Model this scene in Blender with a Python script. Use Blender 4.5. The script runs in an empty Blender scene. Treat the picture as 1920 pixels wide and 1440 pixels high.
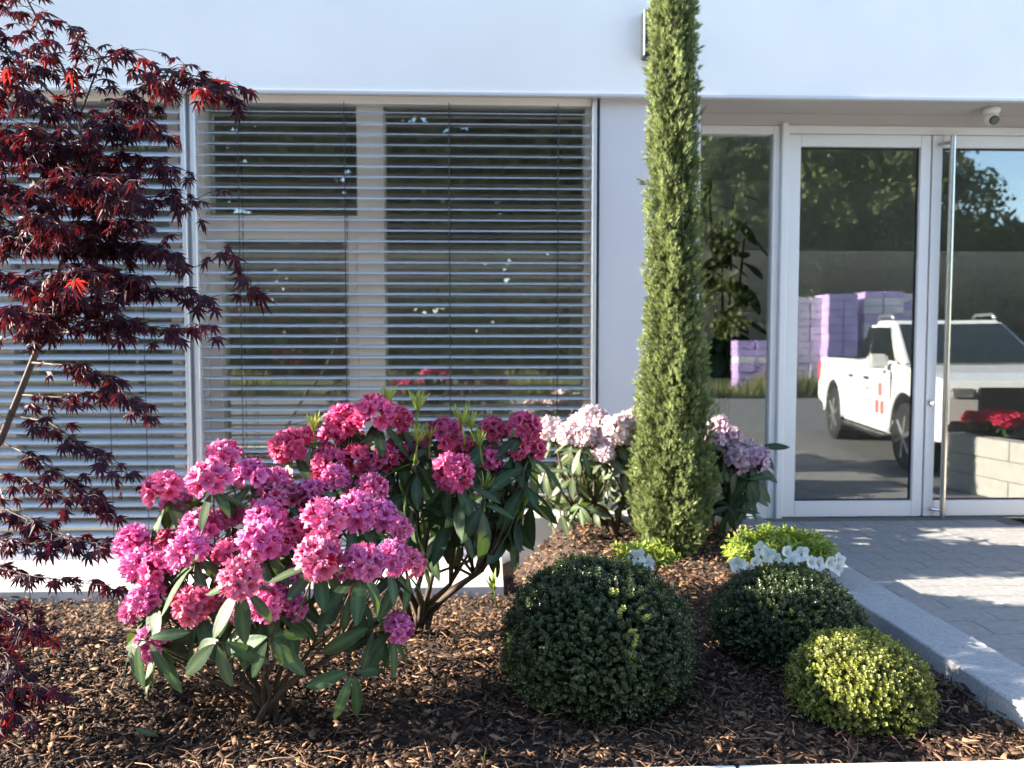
import bpy, math, random
import numpy as np
from mathutils import Vector, Matrix, Quaternion

random.seed(7)
rng = np.random.RandomState(11)
S = bpy.context.scene
COL = S.collection
PI = math.pi

# ------------------------------------------------------------------ camera
FPX = 1442.0                       # focal length in pixels of the 1920 px wide photograph
YAW, PITCH, EYE = math.radians(-1.99), math.radians(2.98), 1.35
cam_d = bpy.data.cameras.new('camera')
cam = bpy.data.objects.new('camera', cam_d)
COL.objects.link(cam)
cam.location = (0, 0, EYE)
cam.rotation_euler = (PI / 2 - PITCH, 0, YAW)
cam_d.sensor_width = 36
cam_d.lens = FPX / 1920 * 36
cam_d.clip_start = 0.05
cam_d.clip_end = 800
cam_d.dof.use_dof = True
cam_d.dof.focus_distance = 2.65
cam_d.dof.aperture_fstop = 2.6
S.camera = cam

# ------------------------------------------------------------------ sky and sun
SUN_EL, SUN_AZ = math.radians(21.0), math.radians(0.0)     # from the left, almost parallel to the facade
W = bpy.data.worlds.new('World')
S.world = W
W.use_nodes = True
wn = W.node_tree
bg = wn.nodes['Background']
sky = wn.nodes.new('ShaderNodeTexSky')
sky.sky_type = 'NISHITA'
sky.sun_disc = False
sky.sun_elevation = SUN_EL
sky.sun_rotation = math.radians(-90.0)
sky.air_density = 1.0
sky.dust_density = 0.3
sky.ozone_density = 1.6
wn.links.new(sky.outputs[0], bg.inputs[0])
bg.inputs[1].default_value = 0.105
sun_d = bpy.data.lights.new('sun', 'SUN')
sun_d.energy = 5.0
sun_d.angle = math.radians(0.53)
sun_d.color = (1.0, 0.90, 0.75)
sun = bpy.data.objects.new('sun', sun_d)
COL.objects.link(sun)
sun.location = (-12, -1, 8)
sd = Vector((math.cos(SUN_EL) * math.cos(SUN_AZ), math.cos(SUN_EL) * math.sin(SUN_AZ), -math.sin(SUN_EL)))
sun.rotation_euler = sd.to_track_quat('-Z', 'Y').to_euler()

S.view_settings.view_transform = 'Standard'
S.view_settings.look = 'None'
S.view_settings.exposure = 2.6
S.view_settings.gamma = 1.0
S.render.engine = 'CYCLES'
S.cycles.use_denoising = True
S.cycles.max_bounces = 8
S.cycles.transparent_max_bounces = 24
S.cycles.caustics_reflective = False
S.cycles.caustics_refractive = False

# ------------------------------------------------------------------ helpers
_a = PI / 2 - PITCH
_Rx = np.array([[1, 0, 0], [0, math.cos(_a), -math.sin(_a)], [0, math.sin(_a), math.cos(_a)]])
_Rz = np.array([[math.cos(YAW), -math.sin(YAW), 0], [math.sin(YAW), math.cos(YAW), 0], [0, 0, 1]])
_R = _Rz @ _Rx


def at(u, v, Y=None, z=None):
    """point of the place seen at a measured photo position, at a known distance or height"""
    d = _R @ np.array([(u - 960) / FPX, -(v - 720) / FPX, -1])
    t = Y / d[1] if Y is not None else (z - EYE) / d[2]
    return np.array([0, 0, EYE]) + t * d


def tag(o, label=None, cat=None, group=None, kind=None):
    if label: o['label'] = label
    if cat: o['category'] = cat
    if group: o['group'] = group
    if kind: o['kind'] = kind
    return o


def thing(name, label, cat, loc, group=None):
    o = bpy.data.objects.new(name, None)
    o.empty_display_size = 0.1
    COL.objects.link(o)
    o.location = loc
    return tag(o, label, cat, group)


def world_of(p):
    w = Matrix.Translation(p.location) @ p.rotation_euler.to_matrix().to_4x4() @ Matrix.Diagonal((*p.scale, 1))
    return w if p.parent is None else world_of(p.parent) @ p.matrix_parent_inverse @ w


def put(o, parent=None, M=None):
    COL.objects.link(o)
    if parent is not None:
        o.parent = parent
        o.matrix_parent_inverse = world_of(parent).inverted()
    if M is not None:
        o.matrix_basis = M
    return o


class MB:
    """collects shapes that become one mesh"""
    def __init__(s):
        s.v, s.f, s.c = [], [], []

    def add(s, v, f, c=None):
        n = len(s.v)
        s.v += [tuple(p) for p in v]
        s.f += [tuple(i + n for i in q) for q in f]
        s.c += [c if c is not None else 1.0] * len(v) if not hasattr(c, '__len__') or len(c) != len(v) else list(c)
        return s

    def box(s, x0, x1, y0, y1, z0, z1, c=None):
        v = [(x0, y0, z0), (x1, y0, z0), (x1, y1, z0), (x0, y1, z0), (x0, y0, z1), (x1, y0, z1), (x1, y1, z1), (x0, y1, z1)]
        return s.add(v, [(0, 3, 2, 1), (4, 5, 6, 7), (0, 1, 5, 4), (1, 2, 6, 5), (2, 3, 7, 6), (3, 0, 4, 7)], c)

    def tube(s, pts, rad, n=6, cap=True, c=None):
        pts = [np.array(p, float) for p in pts]
        m = len(pts)
        rad = [rad] * m if not hasattr(rad, '__len__') else list(rad)
        v, f = [], []
        prev = None
        for i in range(m):
            d = pts[min(i + 1, m - 1)] - pts[max(i - 1, 0)]
            d = d / (np.linalg.norm(d) + 1e-9)
            if prev is None:
                ref = np.array([0, 0, 1.0]) if abs(d[2]) < 0.9 else np.array([1.0, 0, 0])
                a = np.cross(d, ref)
            else:
                a = prev - d * np.dot(prev, d)
            a = a / (np.linalg.norm(a) + 1e-9)
            prev = a
            b = np.cross(d, a)
            for k in range(n):
                t = 2 * PI * k / n
                v.append(pts[i] + rad[i] * (math.cos(t) * a + math.sin(t) * b))
        for i in range(m - 1):
            for k in range(n):
                f.append((i * n + k, i * n + (k + 1) % n, (i + 1) * n + (k + 1) % n, (i + 1) * n + k))
        if cap:
            f.append(tuple(range(n - 1, -1, -1)))
            f.append(tuple(range((m - 1) * n, m * n)))
        return s.add(v, f, c)

    def lathe(s, prof, center=(0, 0, 0), n=16, axis='z', c=None):
        v, f = [], []
        for r, h in prof:
            for k in range(n):
                t = 2 * PI * k / n
                p = (r * math.cos(t), r * math.sin(t), h)
                if axis == 'y': p = (p[0], p[2], p[1])
                if axis == 'x': p = (p[2], p[0], p[1])
                v.append((p[0] + center[0], p[1] + center[1], p[2] + center[2]))
        for i in range(len(prof) - 1):
            for k in range(n):
                f.append((i * n + k, i * n + (k + 1) % n, (i + 1) * n + (k + 1) % n, (i + 1) * n + k))
        f.append(tuple(range(n)))
        f.append(tuple(range((len(prof) - 1) * n, len(prof) * n)))
        return s.add(v, f, c)

    def mesh(s, name, mat, smooth=False, bevel=0):
        me = bpy.data.meshes.new(name)
        me.from_pydata(s.v, [], s.f)
        a = me.attributes.new('tint', 'FLOAT', 'POINT')
        a.data.foreach_set('value', np.array([float(q) for q in s.c], dtype=np.float32))
        if bevel:
            import bmesh
            bm = bmesh.new(); bm.from_mesh(me)
            bmesh.ops.bevel(bm, geom=[e for e in bm.edges if len(e.link_faces) == 2 and e.calc_face_angle() > 0.5],
                            offset=bevel, segments=2 if bevel > 0.012 else 1, affect='EDGES', clamp_overlap=True)
            bm.to_mesh(me); bm.free()
        me.materials.append(mat)
        if smooth:
            me.polygons.foreach_set('use_smooth', [True] * len(me.polygons))
        return me

    def build(s, name, mat, parent=None, smooth=False, bevel=0, M=None):
        return put(bpy.data.objects.new(name, s.mesh(name, mat, smooth, bevel)), parent, M)


def scatter_mesh(name, tv, tf, mats, locs, mat, tint=None, tcol=None, smooth=False):
    """one mesh of many transformed copies of a small template (all faces of one size)"""
    tv, tf = np.asarray(tv, float), np.asarray(tf, int)
    n, nv, nf, k = len(locs), len(tv), len(tf), tf.shape[1]
    V = np.einsum('nij,vj->nvi', mats, tv) + locs[:, None, :]
    F = tf[None] + (np.arange(n) * nv)[:, None, None]
    me = bpy.data.meshes.new(name)
    me.vertices.add(n * nv)
    me.vertices.foreach_set('co', V.reshape(-1).astype(np.float32))
    me.loops.add(n * nf * k)
    me.loops.foreach_set('vertex_index', F.reshape(-1).astype(np.int32))
    me.polygons.add(n * nf)
    me.polygons.foreach_set('loop_start', (np.arange(n * nf) * k).astype(np.int32))
    me.polygons.foreach_set('loop_total', np.full(n * nf, k, np.int32))
    t = np.ones(n) if tint is None else tint
    tc = np.ones(nv) if tcol is None else np.asarray(tcol)
    a = me.attributes.new('tint', 'FLOAT', 'POINT')
    a.data.foreach_set('value', (t[:, None] * tc[None]).reshape(-1).astype(np.float32))
    me.materials.append(mat)
    if smooth:
        me.polygons.foreach_set('use_smooth', np.ones(n * nf, bool))
    me.update(calc_edges=True)
    return me


def nrm(a):
    return a / (np.linalg.norm(a, axis=-1, keepdims=True) + 1e-9)


def frames(x, up):
    """matrices whose first column is x and third is near up"""
    x = nrm(x)
    y = nrm(np.cross(up, x))
    z = np.cross(x, y)
    return np.stack([x, y, z], -1)


def rot_m4(x, up, loc, scale=1.0):
    m = frames(np.asarray(x, float)[None], np.asarray(up, float)[None])[0]
    M = Matrix([list(m[0]) + [0], list(m[1]) + [0], list(m[2]) + [0], [0, 0, 0, 1]])
    s = Matrix.Diagonal((scale, scale, scale, 1)) if not hasattr(scale, '__len__') else Matrix.Diagonal((*scale, 1))
    return Matrix.Translation(Vector(loc)) @ M @ s


def sstep(a, b, x):
    t = np.clip((x - a) / (b - a), 0, 1)
    return t * t * (3 - 2 * t)


# ------------------------------------------------------------------ materials
def new_mat(name):
    m = bpy.data.materials.new(name)
    m.use_nodes = True
    return m, m.node_tree.nodes, m.node_tree.links, m.node_tree.nodes['Principled BSDF']


def plain(name, col, rough=0.6, metal=0.0, var=0.08, scale=6.0, bump=0.0, bscale=80.0, spec=0.5, stretch=None):
    """a base colour with gentle cloudy variation and fine relief"""
    m, N, L, b = new_mat(name)
    tc = N.new('ShaderNodeTexCoord')
    src = tc.outputs['Object']
    if stretch:
        mp = N.new('ShaderNodeMapping'); mp.inputs['Scale'].default_value = stretch
        L.new(src, mp.inputs[0]); src = mp.outputs[0]
    nz = N.new('ShaderNodeTexNoise'); nz.inputs['Scale'].default_value = scale; nz.inputs['Detail'].default_value = 5
    L.new(src, nz.inputs['Vector'])
    mr = N.new('ShaderNodeMapRange'); mr.inputs[1].default_value = 0.3; mr.inputs[2].default_value = 0.7
    mr.inputs[3].default_value = 1 - var; mr.inputs[4].default_value = 1 + var
    L.new(nz.outputs[0], mr.inputs[0])
    mx = N.new('ShaderNodeVectorMath'); mx.operation = 'SCALE'; mx.inputs[0].default_value = col
    L.new(mr.outputs[0], mx.inputs['Scale'])
    L.new(mx.outputs[0], b.inputs['Base Color'])
    b.inputs['Roughness'].default_value = rough
    b.inputs['Metallic'].default_value = metal
    b.inputs['Specular IOR Level'].default_value = spec
    if bump:
        n2 = N.new('ShaderNodeTexNoise'); n2.inputs['Scale'].default_value = bscale; n2.inputs['Detail'].default_value = 6
        L.new(src, n2.inputs['Vector'])
        bp = N.new('ShaderNodeBump'); bp.inputs['Strength'].default_value = bump; bp.inputs['Distance'].default_value = 0.01
        L.new(n2.outputs[0], bp.inputs['Height']); L.new(bp.outputs[0], b.inputs['Normal'])
    return m


def leafy(name, c0, c1, trans, tw=0.3, rough=0.45, spec=0.4, rand=0.0, hue=0.0, bump=0.0):
    """leaf or petal: colour runs from c0 to c1 with the mesh's tint, some light passes through"""
    m, N, L, b = new_mat(name)
    at_ = N.new('ShaderNodeAttribute'); at_.attribute_name = 'tint'
    mx = N.new('ShaderNodeMix'); mx.data_type = 'RGBA'
    mx.inputs[6].default_value = (*c0, 1); mx.inputs[7].default_value = (*c1, 1)
    L.new(at_.outputs['Fac'], mx.inputs[0])
    col = mx.outputs[2]
    oi = N.new('ShaderNodeObjectInfo')
    if rand or hue:
        hs = N.new('ShaderNodeHueSaturation')
        a = N.new('ShaderNodeMapRange'); a.inputs[3].default_value = 0.5 - hue; a.inputs[4].default_value = 0.5 + hue
        L.new(oi.outputs['Random'], a.inputs[0]); L.new(a.outputs[0], hs.inputs['Hue'])
        ml = N.new('ShaderNodeMath'); ml.operation = 'MULTIPLY'; ml.inputs[1].default_value = 7.31
        fr = N.new('ShaderNodeMath'); fr.operation = 'FRACT'
        L.new(oi.outputs['Random'], ml.inputs[0]); L.new(ml.outputs[0], fr.inputs[0])
        v = N.new('ShaderNodeMapRange'); v.inputs[3].default_value = 1 - rand; v.inputs[4].default_value = 1 + rand
        L.new(fr.outputs[0], v.inputs[0]); L.new(v.outputs[0], hs.inputs['Value'])
        L.new(col, hs.inputs['Color']); col = hs.outputs[0]
    L.new(col, b.inputs['Base Color'])
    b.inputs['Roughness'].default_value = rough
    b.inputs['Specular IOR Level'].default_value = spec
    if bump:
        tc = N.new('ShaderNodeTexCoord')
        n2 = N.new('ShaderNodeTexNoise'); n2.inputs['Scale'].default_value = 14; n2.inputs['Detail'].default_value = 3
        L.new(tc.outputs['Object'], n2.inputs['Vector'])
        bp = N.new('ShaderNodeBump'); bp.inputs['Strength'].default_value = bump; bp.inputs['Distance'].default_value = 0.02
        L.new(n2.outputs[0], bp.inputs['Height']); L.new(bp.outputs[0], b.inputs['Normal'])
    tr = N.new('ShaderNodeBsdfTranslucent')
    tm = N.new('ShaderNodeMix'); tm.data_type = 'RGBA'; tm.blend_type = 'MIX'; tm.inputs[0].default_value = 0.75
    L.new(col, tm.inputs[6]); tm.inputs[7].default_value = (*trans, 1)
    L.new(tm.outputs[2], tr.inputs['Color'])
    ms = N.new('ShaderNodeMixShader'); ms.inputs[0].default_value = tw
    L.new(b.outputs[0], ms.inputs[1]); L.new(tr.outputs[0], ms.inputs[2])
    L.new(ms.outputs[0], N['Material Output'].inputs[0])
    return m


def glass(name, refl, tint):
    m, N, L, b = new_mat(name)
    N.remove(b)
    g = N.new('ShaderNodeBsdfGlossy'); g.inputs['Roughness'].default_value = 0.0
    g.inputs['Color'].default_value = (0.97, 0.99, 0.98, 1)
    t = N.new('ShaderNodeBsdfTransparent'); t.inputs['Color'].default_value = (*tint, 1)
    ms = N.new('ShaderNodeMixShader'); ms.inputs[0].default_value = refl
    L.new(t.outputs[0], ms.inputs[1]); L.new(g.outputs[0], ms.inputs[2])
    L.new(ms.outputs[0], N['Material Output'].inputs[0])
    # slight waviness of large insulating panes
    tc = N.new('ShaderNodeTexCoord'); nz = N.new('ShaderNodeTexNoise'); nz.inputs['Scale'].default_value = 1.1; nz.inputs['Detail'].default_value = 1
    L.new(tc.outputs['Object'], nz.inputs['Vector'])
    bp = N.new('ShaderNodeBump'); bp.inputs['Strength'].default_value = 0.05; bp.inputs['Distance'].default_value = 0.02
    L.new(nz.outputs[0], bp.inputs['Height']); L.new(bp.outputs[0], g.inputs['Normal'])
    return m


def tinted(name, c0, c1, rough=0.8, nscale=40.0):
    """colour between two tones by the mesh's tint and a noise"""
    m, N, L, b = new_mat(name)
    a = N.new('ShaderNodeAttribute'); a.attribute_name = 'tint'
    tc = N.new('ShaderNodeTexCoord'); nz = N.new('ShaderNodeTexNoise'); nz.inputs['Scale'].default_value = nscale; nz.inputs['Detail'].default_value = 4
    L.new(tc.outputs['Object'], nz.inputs['Vector'])
    ad = N.new('ShaderNodeMath'); ad.operation = 'MULTIPLY_ADD'; ad.inputs[1].default_value = 0.5; ad.use_clamp = True
    su = N.new('ShaderNodeMath'); su.operation = 'SUBTRACT'; su.inputs[1].default_value = 0.28
    L.new(a.outputs['Fac'], su.inputs[0])
    L.new(nz.outputs[0], ad.inputs[0]); L.new(su.outputs[0], ad.inputs[2])
    mx = N.new('ShaderNodeMix'); mx.data_type = 'RGBA'
    mx.inputs[6].default_value = (*c0, 1); mx.inputs[7].default_value = (*c1, 1)
    L.new(ad.outputs[0], mx.inputs[0]); L.new(mx.outputs[2], b.inputs['Base Color'])
    b.inputs['Roughness'].default_value = rough
    b.inputs['Specular IOR Level'].default_value = 0.25
    bp = N.new('ShaderNodeBump'); bp.inputs['Strength'].default_value = 0.5; bp.inputs['Distance'].default_value = 0.004
    L.new(nz.outputs[0], bp.inputs['Height']); L.new(bp.outputs[0], b.inputs['Normal'])
    return m


M_ = {
    'render': plain('white_render', (0.89, 0.885, 0.875), 0.85, var=0.03, scale=1.3, bump=0.12, bscale=350),
    'panel': plain('grey_white_panel', (0.63, 0.61, 0.645), 0.5, var=0.025, scale=2),
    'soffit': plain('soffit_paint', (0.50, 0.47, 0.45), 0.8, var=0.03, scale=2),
    'frame': plain('window_frame_paint', (0.88, 0.85, 0.82), 0.4, var=0.02, scale=3),
    'doorframe': plain('door_frame_paint', (0.74, 0.73, 0.72), 0.32, var=0.02, scale=3),
    'alu': plain('aluminium_rail', (0.66, 0.67, 0.69), 0.35, metal=0.3, var=0.03),
    'slat': plain('blind_slat_paint', (0.50, 0.53, 0.57), 0.33, metal=0.25, var=0.04, scale=3, stretch=(0.3, 1, 1)),
    'cord': plain('ladder_cord', (0.05, 0.05, 0.055), 0.8),
    'steel': plain('brushed_steel', (0.55, 0.53, 0.50), 0.25, metal=1.0, var=0.04, stretch=(40, 40, 1)),
    'rubber': plain('black_rubber', (0.018, 0.018, 0.02), 0.7),
    'black': plain('black_plastic', (0.02, 0.02, 0.022), 0.35),
    'camwhite': plain('camera_plastic', (0.75, 0.75, 0.74), 0.35, var=0.02),
    'glass': glass('window_glass', 0.20, (0.88, 0.91, 0.88)),
    'doorglass': glass('door_glass', 0.15, (0.86, 0.89, 0.88)),
    'inwall': plain('interior_wall_paint', (0.72, 0.72, 0.69), 0.9),
    'infloor': plain('interior_floor', (0.16, 0.16, 0.15), 0.6),
    'slab': plain('pale_concrete', (0.60, 0.58, 0.54), 0.85, var=0.10, scale=5, bump=0.25, bscale=160),
    'kerb': plain('granite_kerb', (0.30, 0.30, 0.305), 0.8, var=0.2, scale=90, bump=0.3, bscale=220),
    'paver': plain('concrete_paver', (0.235, 0.23, 0.225), 0.85, var=0.16, scale=22, bump=0.35, bscale=190),
    'joint': plain('joint_sand', (0.10, 0.095, 0.09), 0.95, var=0.2, scale=50),
    'asphalt': plain('pale_asphalt', (0.15, 0.15, 0.15), 0.85, var=0.2, scale=30, bump=0.4, bscale=260),
    'earth': plain('earth', (0.09, 0.065, 0.045), 0.95, var=0.3, scale=4),
    'verge': plain('mown_verge', (0.045, 0.06, 0.02), 0.95, var=0.3, scale=3, bump=.6, bscale=30),
    'soil': plain('bark_soil', (0.035, 0.022, 0.015), 0.95, var=0.5, scale=40, bump=1.0, bscale=90),
    'chip': tinted('bark_chip', (0.015, 0.0066, 0.0044), (0.37, 0.205, 0.115), 0.75, 60),
    'bark': tinted('branch_bark', (0.030, 0.021, 0.015), (0.16, 0.12, 0.085), 0.85, 45),
    'mbark': tinted('maple_bark', (0.05, 0.036, 0.032), (0.17, 0.135, 0.11), 0.7, 18),
    'rleaf': leafy('rhododendron_leaf', (0.018, 0.042, 0.019), (0.08, 0.125, 0.05), (0.16, 0.26, 0.03), 0.14, 0.50, 0.25, 0.3, 0.012, 0.06),
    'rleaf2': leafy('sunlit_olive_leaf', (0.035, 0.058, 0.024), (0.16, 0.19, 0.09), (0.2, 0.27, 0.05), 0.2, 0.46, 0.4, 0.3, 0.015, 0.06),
    'shoot': leafy('new_shoot', (0.16, 0.24, 0.04), (0.34, 0.40, 0.10), (0.4, 0.5, 0.06), 0.35, 0.5, 0.3),
    'pink': leafy('pink_petal', (0.44, 0.012, 0.12), (0.78, 0.23, 0.43), (0.72, 0.11, 0.28), 0.24, 0.55, 0.25, 0.18, 0.026),
    'crimson': leafy('crimson_petal', (0.43, 0.008, 0.08), (0.72, 0.15, 0.30), (0.70, 0.06, 0.18), 0.24, 0.55, 0.25, 0.14, 0.014),
    'blush': leafy('blush_petal', (0.66, 0.42, 0.48), (0.84, 0.74, 0.75), (0.75, 0.56, 0.60), 0.26, 0.55, 0.25, 0.10, 0.012),
    'lilac': leafy('pale_lilac_petal', (0.46, 0.23, 0.35), (0.72, 0.57, 0.63), (0.68, 0.45, 0.55), 0.28, 0.55, 0.25, 0.16, 0.015),
    'red': leafy('red_petal', (0.55, 0.008, 0.05), (0.70, 0.04, 0.13), (0.8, 0.02, 0.05), 0.35, 0.55, 0.25, 0.1),
    'whitep': leafy('white_petal', (0.60, 0.66, 0.60), (0.82, 0.83, 0.82), (0.8, 0.82, 0.75), 0.35, 0.5, 0.25),
    'stamen': plain('stamen', (0.62, 0.30, 0.36), 0.6),
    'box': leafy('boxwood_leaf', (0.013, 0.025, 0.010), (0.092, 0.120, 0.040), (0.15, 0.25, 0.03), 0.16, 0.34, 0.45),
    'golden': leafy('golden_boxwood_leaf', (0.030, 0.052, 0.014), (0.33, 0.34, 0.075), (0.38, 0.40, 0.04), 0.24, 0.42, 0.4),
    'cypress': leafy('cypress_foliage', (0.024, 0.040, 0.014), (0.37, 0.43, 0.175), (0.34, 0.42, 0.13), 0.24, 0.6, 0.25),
    'lime': leafy('azalea_leaf', (0.10, 0.16, 0.025), (0.32, 0.38, 0.06), (0.4, 0.5, 0.05), 0.32, 0.5, 0.3),
    'maple': leafy('maple_leaf', (0.020, 0.007, 0.014), (0.058, 0.015, 0.026), (0.34, 0.018, 0.020), 0.14, 0.5, 0.25, 0.35, 0.02),
    'maplelit': leafy('sunlit_maple_leaf', (0.09, 0.010, 0.012), (0.26, 0.025, 0.025), (0.75, 0.05, 0.03), 0.4, 0.42, 0.4, 0.25, 0.02),  # sunlit glow of the top leaves put into the leaf colour
    'tree': leafy('tree_leaf', (0.032, 0.048, 0.018), (0.12, 0.145, 0.05), (0.15, 0.20, 0.04), 0.22, 0.6, 0.25),
    'meadow': leafy('meadow_grass', (0.10, 0.13, 0.035), (0.30, 0.27, 0.12), (0.3, 0.3, 0.08), 0.3, 0.7, 0.2),
    'ficus': leafy('rubber_plant_leaf', (0.012, 0.028, 0.014), (0.05, 0.08, 0.03), (0.06, 0.10, 0.02), 0.12, 0.3, 0.5),
    'pot': plain('ceramic_pot', (0.12, 0.12, 0.12), 0.4),
    'paint': plain('white_car_paint', (0.80, 0.81, 0.82), 0.22, var=0.01),
    'carglass': plain('car_glass', (0.010, 0.014, 0.016), 0.04, var=0.05, spec=0.8),
    'rim': plain('wheel_alloy', (0.50, 0.50, 0.51), 0.3, metal=0.8),
    'lamp': plain('headlamp_lens', (0.30, 0.31, 0.33), 0.06, var=.5, scale=14, spec=0.9),
    'logomark': plain('faded_red_mark', (0.58, 0.16, 0.15), 0.4),
    'redmark': plain('red_mark', (0.60, 0.05, 0.05), 0.4),
    'greymark': plain('grey_mark', (0.42, 0.44, 0.46), 0.4),
    'wood': plain('pallet_wood', (0.36, 0.26, 0.16), 0.85, var=0.2, scale=12),
    'wraplav': plain('lavender_wrap', (0.52, 0.38, 0.70), 0.4, var=0.18, scale=4, bump=0.8, bscale=16),
    'wrappale': plain('pale_pink_wrap', (0.74, 0.66, 0.74), 0.4, var=0.15, scale=3, bump=0.5, bscale=14),
    'block': plain('planter_block', (0.48, 0.46, 0.43), 0.9, var=0.1, scale=14, bump=0.3, bscale=120),
}

# milky panel for the added roof opening, there to brighten the rooms
M_['opal'], _N, _L, _b = new_mat('opal_acrylic')
_t = _N.new('ShaderNodeBsdfTranslucent'); _t.inputs['Color'].default_value = (0.55, 0.55, 0.55, 1)
_m = _N.new('ShaderNodeMixShader'); _m.inputs[0].default_value = 0.85
_b.inputs['Base Color'].default_value = (0.8, 0.8, 0.8, 1)
_L.new(_b.outputs[0], _m.inputs[1]); _L.new(_t.outputs[0], _m.inputs[2]); _L.new(_m.outputs[0], _N['Material Output'].inputs[0])

# ================================================================== SETTING
BEDZ = 0.075


def bedz(x, y):
    x, y = np.asarray(x, float), np.asarray(y, float)
    left = sstep(0.62, 0.12, x)
    z = BEDZ + 0.03 * sstep(4.2, 5.2, y) * (1 - left) - 0.325 * left * sstep(3.0, 4.75, y)
    z = z + 0.013 * np.sin(x * 5.1 + 1.3) * np.cos(y * 4.3) + 0.008 * np.sin(x * 11 + y * 7)
    return z


def kerb_l(y): return 1.789 - 0.036 * (y - 2.44)
def kerb_r(y): return kerb_l(y) + 0.247


# wide ground sheet out to the horizon, yard of asphalt behind the camera and to the right
g = MB(); g.add([(-300, -300, -0.5), (300, -300, -0.5), (300, 300, -0.5), (-300, 300, -0.5)], [(0, 1, 2, 3)])
tag(g.build('ground', M_['earth']), kind='structure')
g = MB(); g.box(-60, 60, -8.2, 1.95, -0.49, -0.09)
g.box(4.12, 60, 1.9505, 6.2, -0.49, -0.09)
tag(g.build('asphalt_yard', M_['asphalt']), kind='structure')
g = MB(); g.box(-60, 60, -40, -8.2005, -0.49, -0.03)
tag(g.build('verge_ground', M_['verge']), kind='structure')

# bed of bark: soil sheet
nx, ny = 110, 80
xs, ys = np.linspace(-5.2, 2.0, nx), np.linspace(2.19, 5.62, ny)
XX, YY = np.meshgrid(xs, ys)
ZZ = bedz(XX, YY) - 0.026 + 0.006 * rng.rand(*XX.shape)
ZZ = np.where((XX < 0.125) & (YY > 4.86), -0.30, ZZ)
ZZ = np.where(XX > kerb_l(YY) + 0.03, -0.1, ZZ)
me = bpy.data.meshes.new('soil')
me.from_pydata(np.stack([XX, YY, ZZ], -1).reshape(-1, 3).tolist(), [],
               [(j * nx + i, j * nx + i + 1, (j + 1) * nx + i + 1, (j + 1) * nx + i) for j in range(ny - 1) for i in range(nx - 1)])
me.materials.append(M_['soil'])
me.polygons.foreach_set('use_smooth', [True] * len(me.polygons))
tag(put(bpy.data.objects.new('soil', me)), kind='structure')

# paving: each stone its own piece on a sand bed
pv = MB(); pv.box(1.93, 4.115, 1.90, 5.93, -0.49, -0.0222)
paving = tag(pv.build('paving', M_['joint']), kind='structure')
pl, pw, gap = 0.31, 0.178, 0.006
pmesh = []
for k in range(3):
    b = MB(); e = 0.005
    b.box(-pl / 2 + gap / 2, pl / 2 - gap / 2, -pw / 2 + gap / 2, pw / 2 - gap / 2, -0.05, 0.0)
    pmesh.append(b.mesh('paver', M_['paver'], bevel=0.0025))
row = 0
y = 1.98
while y < 5.85:
    x = 4.115 - pl / 2 - (pl / 2 if row % 2 else 0)
    while x - pl / 2 > kerb_r(y) - 0.03:
        o = bpy.data.objects.new('paver', pmesh[(row * 7 + int(x * 13)) % 3])
        o.location = (x, y, -0.020 + random.uniform(-0.0012, 0.0012))
        o.rotation_euler = (random.uniform(-.003, .003), random.uniform(-.003, .003), random.uniform(-.004, .004))
        COL.objects.link(o); o.parent = paving
        x -= pl
    y += pw
    row += 1

# kerb between bed and paving, returning along the wall
kb = thing('garden_kerb', 'pale grey stone kerb between the bark bed and the entrance paving', 'kerb', (1.9, 3.6, 0))
y = 1.952
while y < 5.5:
    y1 = min(y + 0.335, 5.545)
    b = MB()
    v = [(kerb_l(y + .002), y + .002, -.3), (kerb_r(y + .002), y + .002, -.3), (kerb_r(y1 - .002), y1 - .002, -.3), (kerb_l(y1 - .002), y1 - .002, -.3)]
    dz = random.uniform(-.0015, .0015)
    v += [(p[0], p[1], 0.14 + dz) for p in v]
    b.add(v, [(0, 3, 2, 1), (4, 5, 6, 7), (0, 1, 5, 4), (1, 2, 6, 5), (2, 3, 7, 6), (3, 0, 4, 7)])
    b.build('kerb_stone', M_['kerb'], kb, bevel=0.006)
    y += 0.335
wk = thing('wall_edging', 'narrow white stone edging along the wall behind the pale rhododendron', 'kerb', (0.9, 5.4, 0))
x = 0.20
while x < 1.6:
    x1 = min(x + 0.5, kerb_l(5.4) - 0.004)
    MB().box(x + .002, x1 - .002, 5.31, 5.598, -0.2, 0.142).build('edging_stone', M_['slab'], wk, bevel=0.006)
    x += 0.5
sl = thing('slab_strip', 'pale concrete slab strip at the foot of the blinds, left of the bed', 'slab strip', (-2, 5.2, -0.21))
x = 0.12
while x > -5.0:
    MB().box(x - 0.998, x - 0.002, 4.89, 5.60, -0.36, -0.21).build('slab', M_['slab'], sl, bevel=0.005)
    x -= 1.0
fk = thing('front_kerb', 'light stone kerb along the near edge of the bark bed', 'kerb', (0, 2.1, 0))
x = 1.745
while x > -4.2:
    MB().box(x - 0.996, x - 0.003, 1.96, 2.203, -0.3, 0.10).build('kerb_stone', M_['slab'], fk, bevel=0.006)
    x -= 1.0

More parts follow.
